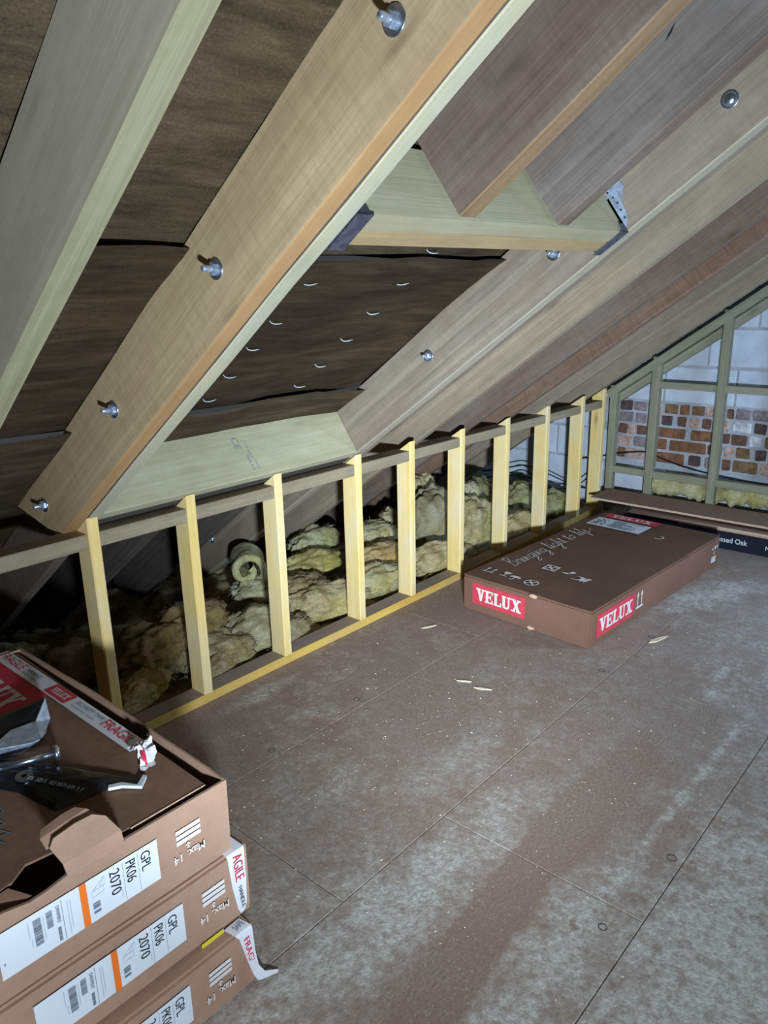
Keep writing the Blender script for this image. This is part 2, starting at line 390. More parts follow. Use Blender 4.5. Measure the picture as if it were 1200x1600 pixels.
# ------------------------------------------------------------------ setting
# floor: chipboard sheets with tight joints
fl = empty('floor'); tag(fl, kind='structure')
rows = [(-0.468, 0.13, [-1.9, 0.2, 2.6, 4.97]), (-1.078, -0.468, [-1.9, -0.9, 1.10, 3.5, 4.97]), (-1.688, -1.078, [-1.9, -0.87, 1.528, 3.93, 4.97]), (-2.298, -1.688, [-1.9, 0.1, 2.52, 4.97]), (-2.908, -2.298, [-1.9, -0.87, 1.53, 3.93, 4.97]), (-3.518, -2.908, [-1.9, 0.1, 2.5, 4.97]), (-4.128, -3.518, [-1.9, -0.87, 1.53, 3.93, 4.97]), (-5.3, -4.128, [-1.9, 0.1, 2.5, 4.97])]
for y0, y1, xs in rows:
    for a, b in zip(xs[:-1], xs[1:]):
        mb = MB(); g = 0.0013; c = 0.0014
        lo = (a+g, y0+g); hi = (b-g, y1-g)
        v = [V((x, y, -0.022)) for x, y in ((lo[0], lo[1]), (hi[0], lo[1]), (hi[0], hi[1]), (lo[0], hi[1]))]
        v2 = [V((p.x, p.y, -c)) for p in v]
        v3 = [V((x, y, 0)) for x, y in ((lo[0]+c, lo[1]+c), (hi[0]-c, lo[1]+c), (hi[0]-c, hi[1]-c), (lo[0]+c, hi[1]-c))]
        vv = v+v2+v3; fs = [(3, 2, 1, 0), (8, 9, 10, 11)]
        for k in range(4):
            j = (k+1) % 4; fs += [(k, j, j+4, k+4), (k+4, j+4, j+8, k+8)]
        mesh_obj('floor_board', pd('floor_board', vv, fs), M['floor'], fl)
mb = MB(); mb.box((-1.9, -5.3, -0.03), (4.97, 0.13, -0.0235)); mb.build('subfloor', M['dark'], fl)
# fixing marks in the boards
for x, y, r in [(1.421, -0.428, 0.011), (1.852, -0.422, 0.012), (1.788, -1.659, 0.012), (3.075, -1.069, 0.014), (2.648, -1.038, 0.012), (1.45, -1.62, 0.010)]:
    mb = MB(); pts = [(x+r*math.cos(a*math.pi/8), y+r*math.sin(a*math.pi/8), 0.0006) for a in range(17)]
    mb.tube(pts, 0.0012, 5, cap=False); mb.build('screw_ring', M['dark'], fl)

# eaves floor below the insulation
mb = MB(); mb.box((-1.9, 0.13, -0.16), (5.0, 1.75, -0.14)); tag(mb.build('floor_eaves', M['screed']), kind='structure')

# ceiling: bitumen felt sheets lapped under the rafters' outer edge
ce = empty('ceiling'); tag(ce, kind='structure')
FD = 0.216
def felt_sheet(s0_, s1, d0, d1, seed, x0=-1.9, x1=5.0, droop=0.028):
    nx, ns = 170, 24; vs = []; fs = []
    for j in range(ns+1):
        t = j/ns
        for i in range(nx+1):
            x = x0+(x1-x0)*i/nx; e = max(0.0, (t-0.6)/0.4)**2
            s = s0_+(s1-s0_)*t + e*0.030*noise.noise(V((x*2.3, seed*7.7, 0)))
            d = d0+(d1-d0)*t - e*droop*(0.45+1.0*abs(noise.noise(V((x*2.3, seed*3.3, 1))))) + 0.007*noise.noise(V((x*4, s*4, seed)))+0.004*noise.noise(V((x*3, s*22, seed)))
            vs.append(roof(x, s, d))
    for j in range(ns):
        for i in range(nx):
            a = j*(nx+1)+i; fs.append((a, a+1, a+nx+2, a+nx+1))
    # local frame so the grain follows the sheet
    W = roofM(0, 0, 0); Wi = W.inverted(); R = Matrix(((0, 1, 0, 0), (1, 0, 0, 0), (0, 0, -1, 0), (0, 0, 0, 1)))
    W2 = W @ R; Wi = W2.inverted()
    return mesh_obj('felt_sheet', pd('felt_sheet', [Wi @ v for v in vs], fs, True), M['felt'], ce, W2)
for k, (a, b) in enumerate([(-1.6, 0.705), (0.66, 1.53), (1.48, 2.42), (2.36, 3.30)]):
    felt_sheet(a, b, FD+0.013, FD+0.001, k+1).color = [(0.9, 0.88, 0.86, 1), (0.66, 0.62, 0.58, 1), (1, 1, 1, 1), (1, 1, 1, 1)][k]
# far slope beyond the ridge (behind the camera)
RY = -2.75; RZ = HK+(FD+0.012)/CT - math.tan(TH)*RY
mb = MB(); mb.poly([(-1.9, RY, RZ), (5.0, RY, RZ), (5.0, -5.3, RZ-2.55*math.tan(TH)), (-1.9, -5.3, RZ-2.55*math.tan(TH))]); mb.build('felt_sheet', M['felt'], ce)
mb = MB(); mb.box((-1.95, -5.36, -0.03), (5.0, -5.30, 1.3)); tag(mb.build('wall_front', M['plaster']), kind='structure')
mb = MB(); mb.prism([(-5.36, -0.16), (1.7, -0.16), (1.7, 0.2), (RY, RZ+0.02), (-5.36, RZ-1.8)], -1.96, -1.90)
tag(mb.build('wall_left', M['plaster'], None, basis((0, 0, 0), (0, 1, 0), (0, 0, 1), (1, 0, 0))), kind='structure')

# gable wall: mortar body with blocks and bricks standing proud of the joints
XW = 4.985
gw = empty('wall_right'); tag(gw, kind='structure')
mb = MB(); mb.prism([(-5.36, -0.16), (1.7, -0.16), (1.7, 0.2), (RY, RZ+0.02), (-5.36, RZ-1.8)], XW, XW+0.1)
mb.build('mortar_bed', M['mortar'], gw, basis((0, 0, 0), (0, 1, 0), (0, 0, 1), (1, 0, 0)))
def slab(name, y0, y1, z0, z1, t, mat, clip=True, jit=0.002):
    """masonry unit on the gable, y0<y1, chamfered, top clipped to the roof slope"""
    zr = lambda y: HK - math.tan(TH)*y + 0.205/CT
    pts = [(y0, z0), (y1, z0), (y1, z1), (y0, z1)]
    if clip and (zr(y1) < z1):
        if zr(y1) <= z0+0.01 and zr(y0) <= z0+0.01: return
        out = []
        for i in range(4):
            a = pts[i]; b = pts[(i+1) % 4]; fa = zr(a[0])-a[1]; fb = zr(b[0])-b[1]
            if fa >= 0: out.append(a)
            if fa*fb < 0: u = fa/(fa-fb); out.append((a[0]+(b[0]-a[0])*u, a[1]+(b[1]-a[1])*u))
        pts = out
        if len(pts) < 3: return
    if jit > 0.003 and len(pts) == 4:      # worn, rounded corners
        c_ = 0.006; pts = [(y0+c_, z0), (y1-c_, z0), (y1, z0+c_), (y1, z1-c_), (y1-c_, z1), (y0+c_, z1), (y0, z1-c_), (y0, z0+c_)]
    jj = [(p[0]+rnd.uniform(-1, 1)*jit, p[1]+rnd.uniform(-1, 1)*jit) for p in pts]
    cy = sum(p[0] for p in jj)/len(jj); cz = sum(p[1] for p in jj)/len(jj)
    n = len(jj); c = 0.005; tt = t+rnd.uniform(-.0015, .0015)
    vs = [V((XW+0.004, p[0], p[1])) for p in jj]+[V((XW-tt+c*0.7, p[0], p[1])) for p in jj]
    inn = []
    for p in jj:
        dy, dz = cy-p[0], cz-p[1]; inn.append(V((XW-tt, p[0]+math.copysign(min(c, abs(dy)), dy), p[1]+math.copysign(min(c, abs(dz)), dz))))
    vs += inn
    fs = [tuple(range(2*n, 3*n))]
    for i in range(n):
        j = (i+1) % n; fs += [(i, j, n+j, n+i), (n+i, n+j, 2*n+j, 2*n+i)]
    mesh_obj(name, pd(name, vs, fs), M[mat], gw)
# block courses
for z0, z1, off in [(0.763, 0.988, -0.745), (1.004, 1.230, -0.560), (1.246, 1.470, -0.835), (1.486, 1.71, -0.6), (-0.13, 0.085, -0.56), (0.099, 0.305, -0.36)]:
    L = 0.448; k0 = int((-1.9-off)/L)-1
    for k in range(k0, 8):
        y0 = off+k*L+0.007; y1 = off+(k+1)*L-0.007
        if y1 < -1.75 or y0 > 1.4: continue
        if z0 < 0.7 and y0 > 0.02: pass
        slab('wall_block', y0, y1, z0, z1, 0.008, 'block')
for z0, z1, off in [(0.319, 0.53, 0.02), (0.544, 0.75, 0.23)]:     # blocks carry on beside the brick panel
    for k in range(0, 4):
        y0 = off+k*0.448+0.007; slab('wall_block', max(y0, 0.035), off+(k+1)*0.448-0.007, z0, z1, 0.008, 'block')
# left end return of the bottom courses and the brick panel, bricks listed along -y
brick_rows = [
    (0.682, 0.748, [(0.0, -0.09, 'b_dk'), (-0.10, -0.19, 'b_gr'), (-0.20, -0.29, 'b_pk'), (-0.31, -0.40, 'b_yl'), (-0.41, -0.475, 'b_or'), (-0.49, -0.57, 'b_yl'), (-0.58, -0.70, 'b_pk'), (-0.71, -0.75, 'b_br'), (-0.76, -0.85, 'b_gr'), (-0.86, -0.98, 'b_gr'), (-0.99, -1.12, 'b_br'), (-1.13, -1.34, 'b_or'), (-1.35, -1.55, 'b_gr')]),
    (0.602, 0.669, [(0.0, -0.10, 'b_gr'), (-0.115, -0.19, 'b_gr'), (-0.20, -0.29, 'b_pk'), (-0.30, -0.37, 'b_dk'), (-0.40, -0.46, 'b_br'), (-0.475, -0.55, 'b_pk'), (-0.56, -0.62, 'b_br'), (-0.63, -0.73, 'b_pk'), (-0.75, -0.86, 'b_wh'), (-0.875, -0.95, 'b_dk'), (-0.96, -1.05, 'b_pk'), (-1.06, -1.27, 'b_br'), (-1.28, -1.5, 'b_or')]),
    (0.520, 0.589, [(0.0, -0.065, 'b_br'), (-0.07, -0.12, 'b_pk'), (-0.13, -0.20, 'b_br'), (-0.22, -0.46, 'b_or'), (-0.495, -0.66, 'b_or'), (-0.67, -0.74, 'b_br'), (-0.75, -0.845, 'b_br'), (-0.855, -0.93, 'b_wh'), (-0.945, -1.08, 'b_yl'), (-1.09, -1.3, 'b_or'), (-1.31, -1.52, 'b_br')]),
    (0.437, 0.507, [(0.0, -0.10, 'b_pk'), (-0.115, -0.21, 'b_gr'), (-0.22, -0.345, 'b_or'), (-0.36, -0.60, 'b_or'), (-0.61, -0.70, 'b_br'), (-0.715, -0.775, 'b_pk'), (-0.785, -0.87, 'b_yl'), (-0.90, -0.965, 'b_dk'), (-0.975, -1.15, 'b_pk'), (-1.16, -1.38, 'b_br')]),
    (0.350, 0.423, [(0.0, -0.06, 'b_or'), (-0.07, -0.20, 'b_pk'), (-0.23, -0.465, 'b_or'), (-0.495, -0.575, 'b_dk'), (-0.60, -0.70, 'b_gr'), (-0.71, -0.76, 'b_br'), (-0.775, -0.92, 'b_yl'), (-0.935, -1.00, 'b_pk'), (-1.01, -1.20, 'b_or'), (-1.21, -1.42, 'b_gr')]),
]
for z0, z1, bl in brick_rows:
    for a, b, mt in bl: slab('brick', b+0.001, a-0.001, z0+0.001, z1-0.001, 0.007, mt, jit=0.0035)

# ------------------------------------------------------------------ rafters
def bolt(parent, x, s, d, head='nut', tilt=0.0):
    """bolt through a rafter, washer against the face that looks to -x"""
    W = basis(roof(x, s, d), (-1, 0, 0), Dv, (-1*V((1, 0, 0))).cross(Dv))
    b = empty('bolt', parent=parent, W=W)
    def lathe(name, prof, seg, mat):
        vs = []; fs = []; n = len(prof)
        for (a, r) in prof:
            for k in range(seg): an = 2*math.pi*k/seg; vs.append((a, r*math.cos(an), r*math.sin(an)))
        for i in range(n-1):
            for k in range(seg): p = i*seg+k; q_ = i*seg+(k+1) % seg; fs.append((p, q_, q_+seg, p+seg))
        fs.append(tuple((n-1)*seg+k for k in range(seg)))
        return mesh_obj(name, pd(name, vs, fs, seg > 8), mat, b, W)
    lathe('washer', [(0, 0.024), (0.0025, 0.024), (0.003, 0.023), (0.003, 0.0)], 24, M['zinc'])
    if head == 'nut':
        lathe('nut', [(0.003, 0.0145), (0.013, 0.0145), (0.015, 0.012), (0.015, 0.005)], 6, M['nut'])
        lathe('threaded_rod', [(0.0, 0.0072), (0.035, 0.0072), (0.037, 0.005), (0.037, 0)], 12, M['nut'])
    else:
        lathe('bolt_head', [(0.003, 0.019), (0.006, 0.018), (0.010, 0.013), (0.012, 0.006), (0.0125, 0)], 16, M['zinc'])
    return b

def rafter(label, x, w, s0_, s1, depth, mats, d0=0.0, group=None, cut0=0.0, cut1=0.0, fm=None, wob=0.0015, ch=0.003):
    r = empty('rafter', W=roofM(x, s0_, d0)); tag(r, label, 'rafter', group)
    timber('rafter_board', roofM(x, s0_, d0), s1-s0_, w, depth, mats, r, cut0=cut0, cut1=cut1, fm=fm, wob=wob, ch=ch)
    return r
DP = 0.219; STOP = 3.02; SBOT = -1.15
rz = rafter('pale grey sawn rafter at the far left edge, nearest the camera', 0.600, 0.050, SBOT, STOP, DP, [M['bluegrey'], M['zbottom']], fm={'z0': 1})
ra = rafter('broad tan rafter with an orange lower edge and four protruding bolts', 1.048, 0.048, 0.352, STOP, DP, [M['sawn'], M['orange']], cut0=-0.955, fm={'z0': 1}, d0=0.004)
for s, d in [(0.344, 0.1275), (0.965, 0.121), (1.571, 0.114), (2.195, 0.110)]: bolt(ra, 1.048, s, d, 'nut')
rafter('pale new rafter fixed alongside the broad tan rafter, edging the roof opening', 1.0975, 0.047, 0.30, STOP, DP, [M['oldbrown'], M['greenpale']], fm={'z0': 1})
rafter('brown foot of a rafter running down into the eaves at the left', 1.0975, 0.047, SBOT, 0.297, DP, [M['oldbrown']])
rafter('cut brown rafter ending on the upper trimmer, next to the broad tan rafter', 1.465, 0.062, 1.908, STOP, DP, [M['oldbrown'], M['tan']], fm={'z0': 1})
rafter('cut grey rafter ending on the upper trimmer, beside the hanger with visible holes', 1.897, 0.060, 1.912, STOP, DP, [M['cgrey'], M['oldbrown']], fm={'z0': 1})
rc_ = [o for o in bpy.data.objects if o.get('label', '').startswith('cut grey rafter')][0]
mb = MB(); mb.poly([(1.8957, -1.443, 2.067), (1.8957, -1.436, 2.047), (1.8957, -1.421, 2.028), (1.8957, -1.428, 2.046)])
WI_ = WM[rc_.name].inverted(); mb.v = [WI_ @ v for v in mb.v]; mb.build('split', M['ink'], rc_, WM[rc_.name])
rd = rafter('grey rafter with round bolt heads at the right side of the roof opening', 2.330, 0.050, SBOT, STOP, DP, [M['oldgrey'], M['dedge']], fm={'z0': 1})
for s, d, h in [(1.053, 0.120, 'nut'), (1.679, 0.103, 'nut'), (2.313, 0.107, 'head'), (-0.783, 0.143, 'nut')]: bolt(rd, 2.330, s, d, h)
rafter('old dark rafter bolted behind the grey rafter of the roof opening', 2.3815, 0.048, SBOT, STOP, DP, [M['oldgrey'], M['oldgrey']])
rafter('olive grey rafter, first one beyond the roof opening', 2.800, 0.050, SBOT, STOP, DP, [M['olive'], M['olive']])
rafter('pinkish brown rafter, second one beyond the roof opening', 3.225, 0.050, SBOT, STOP, DP, [M['oldbrown'], M['oldbrown']])
rafter('reddish brown rafter with saw ripples, third one beyond the roof opening', 3.595, 0.050, SBOT, STOP, DP, [M['reddish'], M['reddish']])
rafter('smooth grey rafter, second from the gable wall', 3.965, 0.050, SBOT, STOP, DP, [M['oldgrey'], M['olive']], fm={'z0': 1})
rafter('dark olive rafter nearest the gable wall', 4.515, 0.060, SBOT, STOP, DP, [M['olive']])
rafter('short dark rafter stub in the eaves below the lower trimmer, left one', 1.465, 0.050, SBOT, 0.385, DP, [M['dark']])
rafter('short dark rafter stub in the eaves below the lower trimmer, right one', 1.897, 0.050, SBOT, 0.385, DP, [M['dark']])

# lower trimmer of the roof opening
lt = empty('lower_trimmer', W=roofM(1.146, 0.446, 0.0)); tag(lt, 'pale treated trimmer with a knot and stamp along the bottom of the roof opening', 'trimmer')
def trimmer(parent, x0, x1, s_hi, thick, d0, depth, mat, nm='trimmer_board', skew=0.0, fm=None):
    a = roof(x0, s_hi, d0+depth); ax = (roof(x1, s_hi+skew, d0+depth)-a).normalized()
    ay = -Nv; az = ax.cross(ay).normalized()      # az points up-slope or down-slope
    if az.dot(Dv) > 0: a = a - az*thick
    return timber(nm, basis(a, ax, ay, az), (x1-x0), depth, thick, mat, parent, fm=fm)
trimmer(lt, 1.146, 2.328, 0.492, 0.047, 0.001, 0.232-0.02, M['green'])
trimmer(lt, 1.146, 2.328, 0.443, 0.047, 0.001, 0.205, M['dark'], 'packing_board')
def stamp(body, x, d, w, h):
    P = roof(x, 0.4925, d)
    text_later.append((body, P, -Nv, (1, 0, 0), w, h))
text_later = []
stamp('CE', 1.735, 0.172, 0.050, 0.030); stamp('C24 DRY', 1.785, 0.150, 0.075, 0.010); stamp('0836 KD', 1.770, 0.095, 0.070, 0.011); stamp('1602', 1.795, 0.068, 0.040, 0.010)
# upper trimmer, two boards
ut = empty('upper_trimmer', W=roofM(1.146, 1.89, 0.0)); tag(ut, 'doubled pale green trimmer held in metal hangers across the top of the opening', 'trimmer')
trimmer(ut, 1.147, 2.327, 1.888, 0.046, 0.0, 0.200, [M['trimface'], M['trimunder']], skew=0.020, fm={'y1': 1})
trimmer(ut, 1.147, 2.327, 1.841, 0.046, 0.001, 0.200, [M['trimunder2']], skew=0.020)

# joist hangers
def hanger(label, side):
    xr = 2.3285 if side > 0 else 1.1455
    sh = 1.909 if side > 0 else 1.889
    sg = -1 if side > 0 else 1         # direction away from the rafter
    h = empty('joist_hanger', W=roofM(xr, sh, 0)); tag(h, label, 'hanger')
    mb = MB()
    # flange on rafter face (thin plate in the x plane) with a wavy outline
    pl = [(0.0, 0.002), (0.0, 0.035), (-0.004, 0.100), (0.010, 0.150), (0.058, 0.146), (0.062, 0.120), (0.036, 0.090), (0.028, 0.036), (0.004, 0.008)]
    for (a, b) in [(0, 0)]:
        A = [roof(xr+sg*0.0005, sh+s_, d_) for s_, d_ in pl]; B = [roof(xr+sg*0.0025, sh+s_, d_) for s_, d_ in pl]
        mb.poly(A); mb.poly(list(reversed(B)))
        for i in range(len(A)): j = (i+1) % len(A); mb.poly([A[j], A[i], B[i], B[j]])
    WI = roofM(xr, sh, 0).inverted()
    mb.v = [WI @ v for v in mb.v]; mb.build('flange', M['galv'], h, roofM(xr, sh, 0))
    mb = MB()   # side cheek against the trimmer end + seat under it
    mb.box((-0.100, min(sg*0.0, sg*0.0025), -0.002), (0.006, max(sg*0.0, sg*0.0025), 0.12))
    mb.box((-0.104, min(0, sg*0.046), -0.0035), (0.005, max(0, sg*0.046), -0.001)); 
    mb.box((0.003, min(0, sg*0.036), -0.0035), (0.005, max(0, sg*0.036), 0.028))
    mb.build('seat', M['hangerdark'], h, roofM(xr, sh, 0))
    for s_, d_ in [(0.012, 0.135), (0.018, 0.112), (0.022, 0.090), (0.020, 0.066), (0.018, 0.040)]:
        mb = MB(); P = roof(xr+sg*0.0027, sh+s_, d_)
        mb.tube([P, P+V((sg*0.0012, 0, 0))], 0.0032, 8); mb.v = [WI @ v for v in mb.v]; mb.build('nail_hole', M['ink'], h, roofM(xr, sh, 0))
hanger('galvanised hanger with nail holes at the right end of the upper trimmer', 1)
hanger('dark galvanised hanger at the left end of the upper trimmer', -1)

# clout nails left in the felt where rafters were removed
for ki, (xx, ss) in enumerate([(1.905, (1.529, 1.371, 1.215, 1.060, 0.899, 0.761, 0.608)), (1.500, (1.376, 1.195, 1.056, 0.899, 0.7485, 0.610))]):
    for k, s_ in enumerate(ss):
        mb = MB(); x_ = xx+rnd.uniform(-.006, .006)
        a = roof(x_, s_, 0.222); k1 = rnd.uniform(-.008, .010); p = [roof(x_+0.002, s_+0.001, 0.213), roof(x_+0.010, s_+0.004+k1*0.3, 0.207), roof(x_+0.020, s_+0.009+k1*0.6, 0.204), roof(x_+0.032, s_+0.014+k1, 0.203)]
        mb.tube([a]+p, [0.0016, 0.0016, 0.0016, 0.0015, 0.0008], 6)
        o = mb.build('bent_nail', M['nail'])
        ordn = ['topmost', 'second', 'third', 'fourth', 'fifth', 'sixth', 'lowest'] if ki == 0 else ['topmost', 'second', 'third', 'fourth', 'fifth', 'lowest']
        tag(o, 'bent nail through the felt, %s in the %s nail row of the opening' % (ordn[k], 'right' if ki == 0 else 'left'), 'nail', 'bent nails in the felt')

# ------------------------------------------------------------------ knee wall framing
kw = empty('stud_wall', (1.0, 0, 0)); tag(kw, 'low yellow pine stud wall running along the eaves', 'stud wall')
SX = [1.091, 1.461, 1.867, 2.328, 2.698, 3.108, 3.538, 3.979, 4.424, 4.722]
TOPZ = [0.832, 0.826, 0.825, 0.822, 0.822, 0.821, 0.818, 0.830, 0.838, 0.855]
W0 = 0.039; DS = 0.086; TP = 0.039
timber('sole_plate', basis((0.05, 0, 0), (1, 0, 0), (0, 1, 0), (0, 0, 1)), 4.74, DS, TP, [M['plate'], M['platetop']], kw, fm={'z1': 1}, wob=0.0006)
for i, x in enumerate(SX):
    h = TOPZ[i]-TP
    timber('stud', basis((x, 0, TP), (0, 0, 1), (1, 0, 0), (0, 1, 0)), h-0.004, W0, DS, M['pine'], kw, cut1=-math.tan(TH), wob=0.0008, ch=0.004)
for a, b in zip([0.30]+[x+W0 for x in SX[:-1]], SX):
    if b-a < 0.1: continue
    timber('noggin', basis((a+0.001, 0.004+rnd.uniform(0, 0.006), 0.723), (1, 0, 0), (0, 1, 0), (0, 0, 1)), b-a-0.002, 0.085, 0.050, M['noggin'], kw)

# gable framing
gf = empty('gable_stud_frame', (4.82, -0.7, 0)); tag(gf, 'greenish timber stud frame with noggins standing against the gable wall', 'stud frame')
XG = 4.822
GY = [(-0.042, 0.004), (-0.321, -0.270), (-0.728, -0.680), (-1.16, -1.115), (-1.6, -1.555)]
for y0, y1 in GY:
    zt = HK - math.tan(TH)*y0 - 0.03/CT
    W = basis((XG, y0, 0.0), (0, 0, 1), (0, 1, 0), (-1, 0, 0)); W = basis((XG+0.063, y0, 0.0), (0, 0, 1), (0, 1, 0), (-1, 0, 0))
    timber('stud', W, zt+0.045, y1-y0, 0.063, M['gablestud'], gf, wob=0.0008)
for (a, b) in zip(GY[:-1], GY[1:]):
    ya, yb = b[1], a[0]
    timber('noggin', basis((XG+0.012, ya, 0.27), (0, 1, 0), (0, 0, 1), (1, 0, 0)), yb-ya, 0.046, 0.05, M['gablestud'], gf)
    if a is not GY[0]:
        timber('noggin', basis((XG+0.012, ya, 0.862), (0, 1, 0), (0, 0, 1), (1, 0, 0)), yb-ya, 0.044, 0.05, M['gablestud'], gf)
timber('sloping_plate', basis(roof(XG-0.012, 0.45, -0.034), Dv, (1, 0, 0), Nv), 2.2, 0.06, 0.050, M['gablestud'], gf)
timber('sloping_rail', basis(roof(XG+0.063, 0.45, -0.084), Dv, (1, 0, 0), Nv), 2.2, 0.05, 0.050, M['gablestud'], gf)

# ------------------------------------------------------------------ insulation
def fbm(p, o=4):
    a = 0; s = 0.5
    for k in range(o): a += s*noise.noise(p); p = p*2.07; s *= 0.5
    return a
nx, ny = 250, 62; vs = []; fs = []
for j in range(ny+1):
    for i in range(nx+1):
        x = 0.1+4.82*i/nx; y = 0.13+1.35*j/ny
        e = min(1, (y-0.13)/0.08)
        z = -0.05+0.10*fbm(V((x*2.2, y*2.6, 3)))+0.10*abs(fbm(V((x*5, y*5, 9))))*1.4+0.02*fbm(V((x*18, y*18, 1)))
        z += 0.03*min(1, max(0, (x-2.2)/1.0))*e
        zr = HK-math.tan(TH)*y+0.19/CT
        vs.append((x, y, min(z, zr)*1.0))
for j in range(ny):
    for i in range(nx):
        a = j*(nx+1)+i; fs.append((a, a+1, a+nx+2, a+nx+1))
o = mesh_obj('loft_insulation', pd('loft_insulation', vs, fs, True), M['wool']); o.color = (0.80, 0.74, 0.62, 1)
tag(o, 'dusty loose mineral wool covering the eaves floor behind the stud wall', 'insulation', kind='stuff')

def clump_mesh(name, rx, ry, rz_, seed, sub=5, amp=0.36, freq=1.6):
    bm = bmesh.new(); bmesh.ops.create_icosphere(bm, subdivisions=sub, radius=1.0)
    for v in bm.verts:
        p = v.co.copy(); q_ = p*freq+V((seed*3.7, seed*1.9, seed*5.3))
        n1 = fbm(q_, 4); n2 = abs(noise.noise(q_*1.7+V((5, 5, 5))))
        k = 1+amp*(n1*1.4-0.6*n2+0.25)+0.07*noise.noise(V((q_.x*3, q_.y*3, q_.z*9)))+0.03*noise.noise(q_*13)+0.022*noise.noise(q_*29)
        v.co = V((p.x*rx*k, p.y*ry*k, p.z*rz_*k))
    me = bpy.data.meshes.new(name); bm.to_mesh(me); bm.free()
    for p in me.polygons: p.use_smooth = True
    return me
CL = [  # label detail, x, y, z, rx, ry, rz, tint
    ('greenish clump below the curled piece, behind second and third studs', 2.21, 0.55, 0.095, 0.11, 0.10, 0.06, (0.95, 1.0, 0.88)),
    ('broad pale clump on the floor just left of the third stud', 1.957, 0.30, 0.045, 0.17, 0.11, 0.075, (0.92, 0.92, 0.80)),
    ('greyish clump right of the second stud, near the sole plate', 1.70, 0.25, 0.045, 0.13, 0.09, 0.065, (0.78, 0.72, 0.58)),
    ('brown dusty clump behind the second stud', 1.66, 0.42, 0.12, 0.19, 0.12, 0.08, (0.62, 0.50, 0.36)),
    ('low brown clump against the sole plate right of the second stud', 1.663, 0.165, 0.02, 0.12, 0.05, 0.05, (0.72, 0.64, 0.50)),
    ('dark brown clump between the first and second studs', 1.43, 0.36, 0.12, 0.16, 0.12, 0.08, (0.52, 0.42, 0.28)),
    ('fluffy pale edged clump low down between the first and second studs', 1.30, 0.20, 0.06, 0.13, 0.07, 0.06, (0.80, 0.68, 0.46)),
    ('pale green folded clump high between the third and fourth studs', 2.80, 0.80, 0.13, 0.15, 0.09, 0.07, (0.95, 1.0, 0.84)),
    ('bright yellow clump between the third and fourth studs', 2.606, 0.60, 0.095, 0.16, 0.10, 0.06, (1.0, 0.98, 0.55)),
    ('brown streaked clump right of the third stud', 2.33, 0.42, 0.09, 0.12, 0.10, 0.06, (0.70, 0.62, 0.46)),
    ('large buff clump left of the fourth stud', 2.36, 0.26, 0.055, 0.17, 0.10, 0.085, (0.92, 0.86, 0.66)),
    ('grey clump at the sole plate right of the third stud', 2.06, 0.165, 0.03, 0.12, 0.05, 0.05, (0.76, 0.72, 0.62)),
    ('pale wedge of wool between the fourth and fifth studs', 3.05, 0.58, 0.16, 0.13, 0.10, 0.06, (1.0, 1.0, 0.84)),
    ('small pointed pale tuft just left of the fifth stud', 3.26, 0.62, 0.17, 0.06, 0.06, 0.07, (1.0, 0.98, 0.84)),
    ('pinkish buff clump between the fourth and fifth studs', 2.84, 0.36, 0.12, 0.14, 0.09, 0.065, (0.98, 0.78, 0.52)),
    ('rounded green grey clump low between the fourth and fifth studs', 2.68, 0.21, 0.075, 0.14, 0.07, 0.075, (0.86, 0.86, 0.66)),
    ('tall grey heap between the fifth and sixth studs', 3.41, 0.42, 0.17, 0.14, 0.12, 0.18, (0.66, 0.65, 0.58)),
    ('pale tuft under the roof between the fifth and sixth studs', 3.56, 0.62, 0.29, 0.07, 0.07, 0.10, (1.0, 0.96, 0.80)),
    ('cream clump low between the fifth and sixth studs', 3.16, 0.20, 0.05, 0.15, 0.07, 0.09, (0.90, 0.84, 0.64)),
    ('tall cream heap between the sixth and seventh studs', 3.64, 0.30, 0.12, 0.13, 0.11, 0.16, (0.84, 0.80, 0.62)),
    ('dim grey green heap behind the sixth and seventh studs', 4.05, 0.52, 0.15, 0.16, 0.12, 0.13, (0.55, 0.58, 0.46)),
    ('white wisp above the heap right of the sixth stud', 3.77, 0.40, 0.28, 0.05, 0.05, 0.06, (1.05, 1.05, 0.98)),
    ('grey green mound between the seventh and eighth studs', 4.50, 0.48, 0.04, 0.14, 0.13, 0.13, (0.80, 0.84, 0.62)),
    ('ragged buff clump at the floor between the seventh and eighth studs', 3.99, 0.17, 0.02, 0.14, 0.06, 0.10, (0.88, 0.80, 0.58)),
    ('low greenish clump with cables between the eighth and ninth studs', 4.60, 0.30, 0.02, 0.14, 0.10, 0.10, (0.70, 0.76, 0.56)),
    ('dark brown clump behind the first stud', 1.20, 0.50, 0.10, 0.16, 0.12, 0.07, (0.50, 0.40, 0.28)),
    ('grey wool at the far left edge of the eaves', 0.98, 0.60, 0.12, 0.16, 0.14, 0.08, (0.60, 0.58, 0.46)),
]
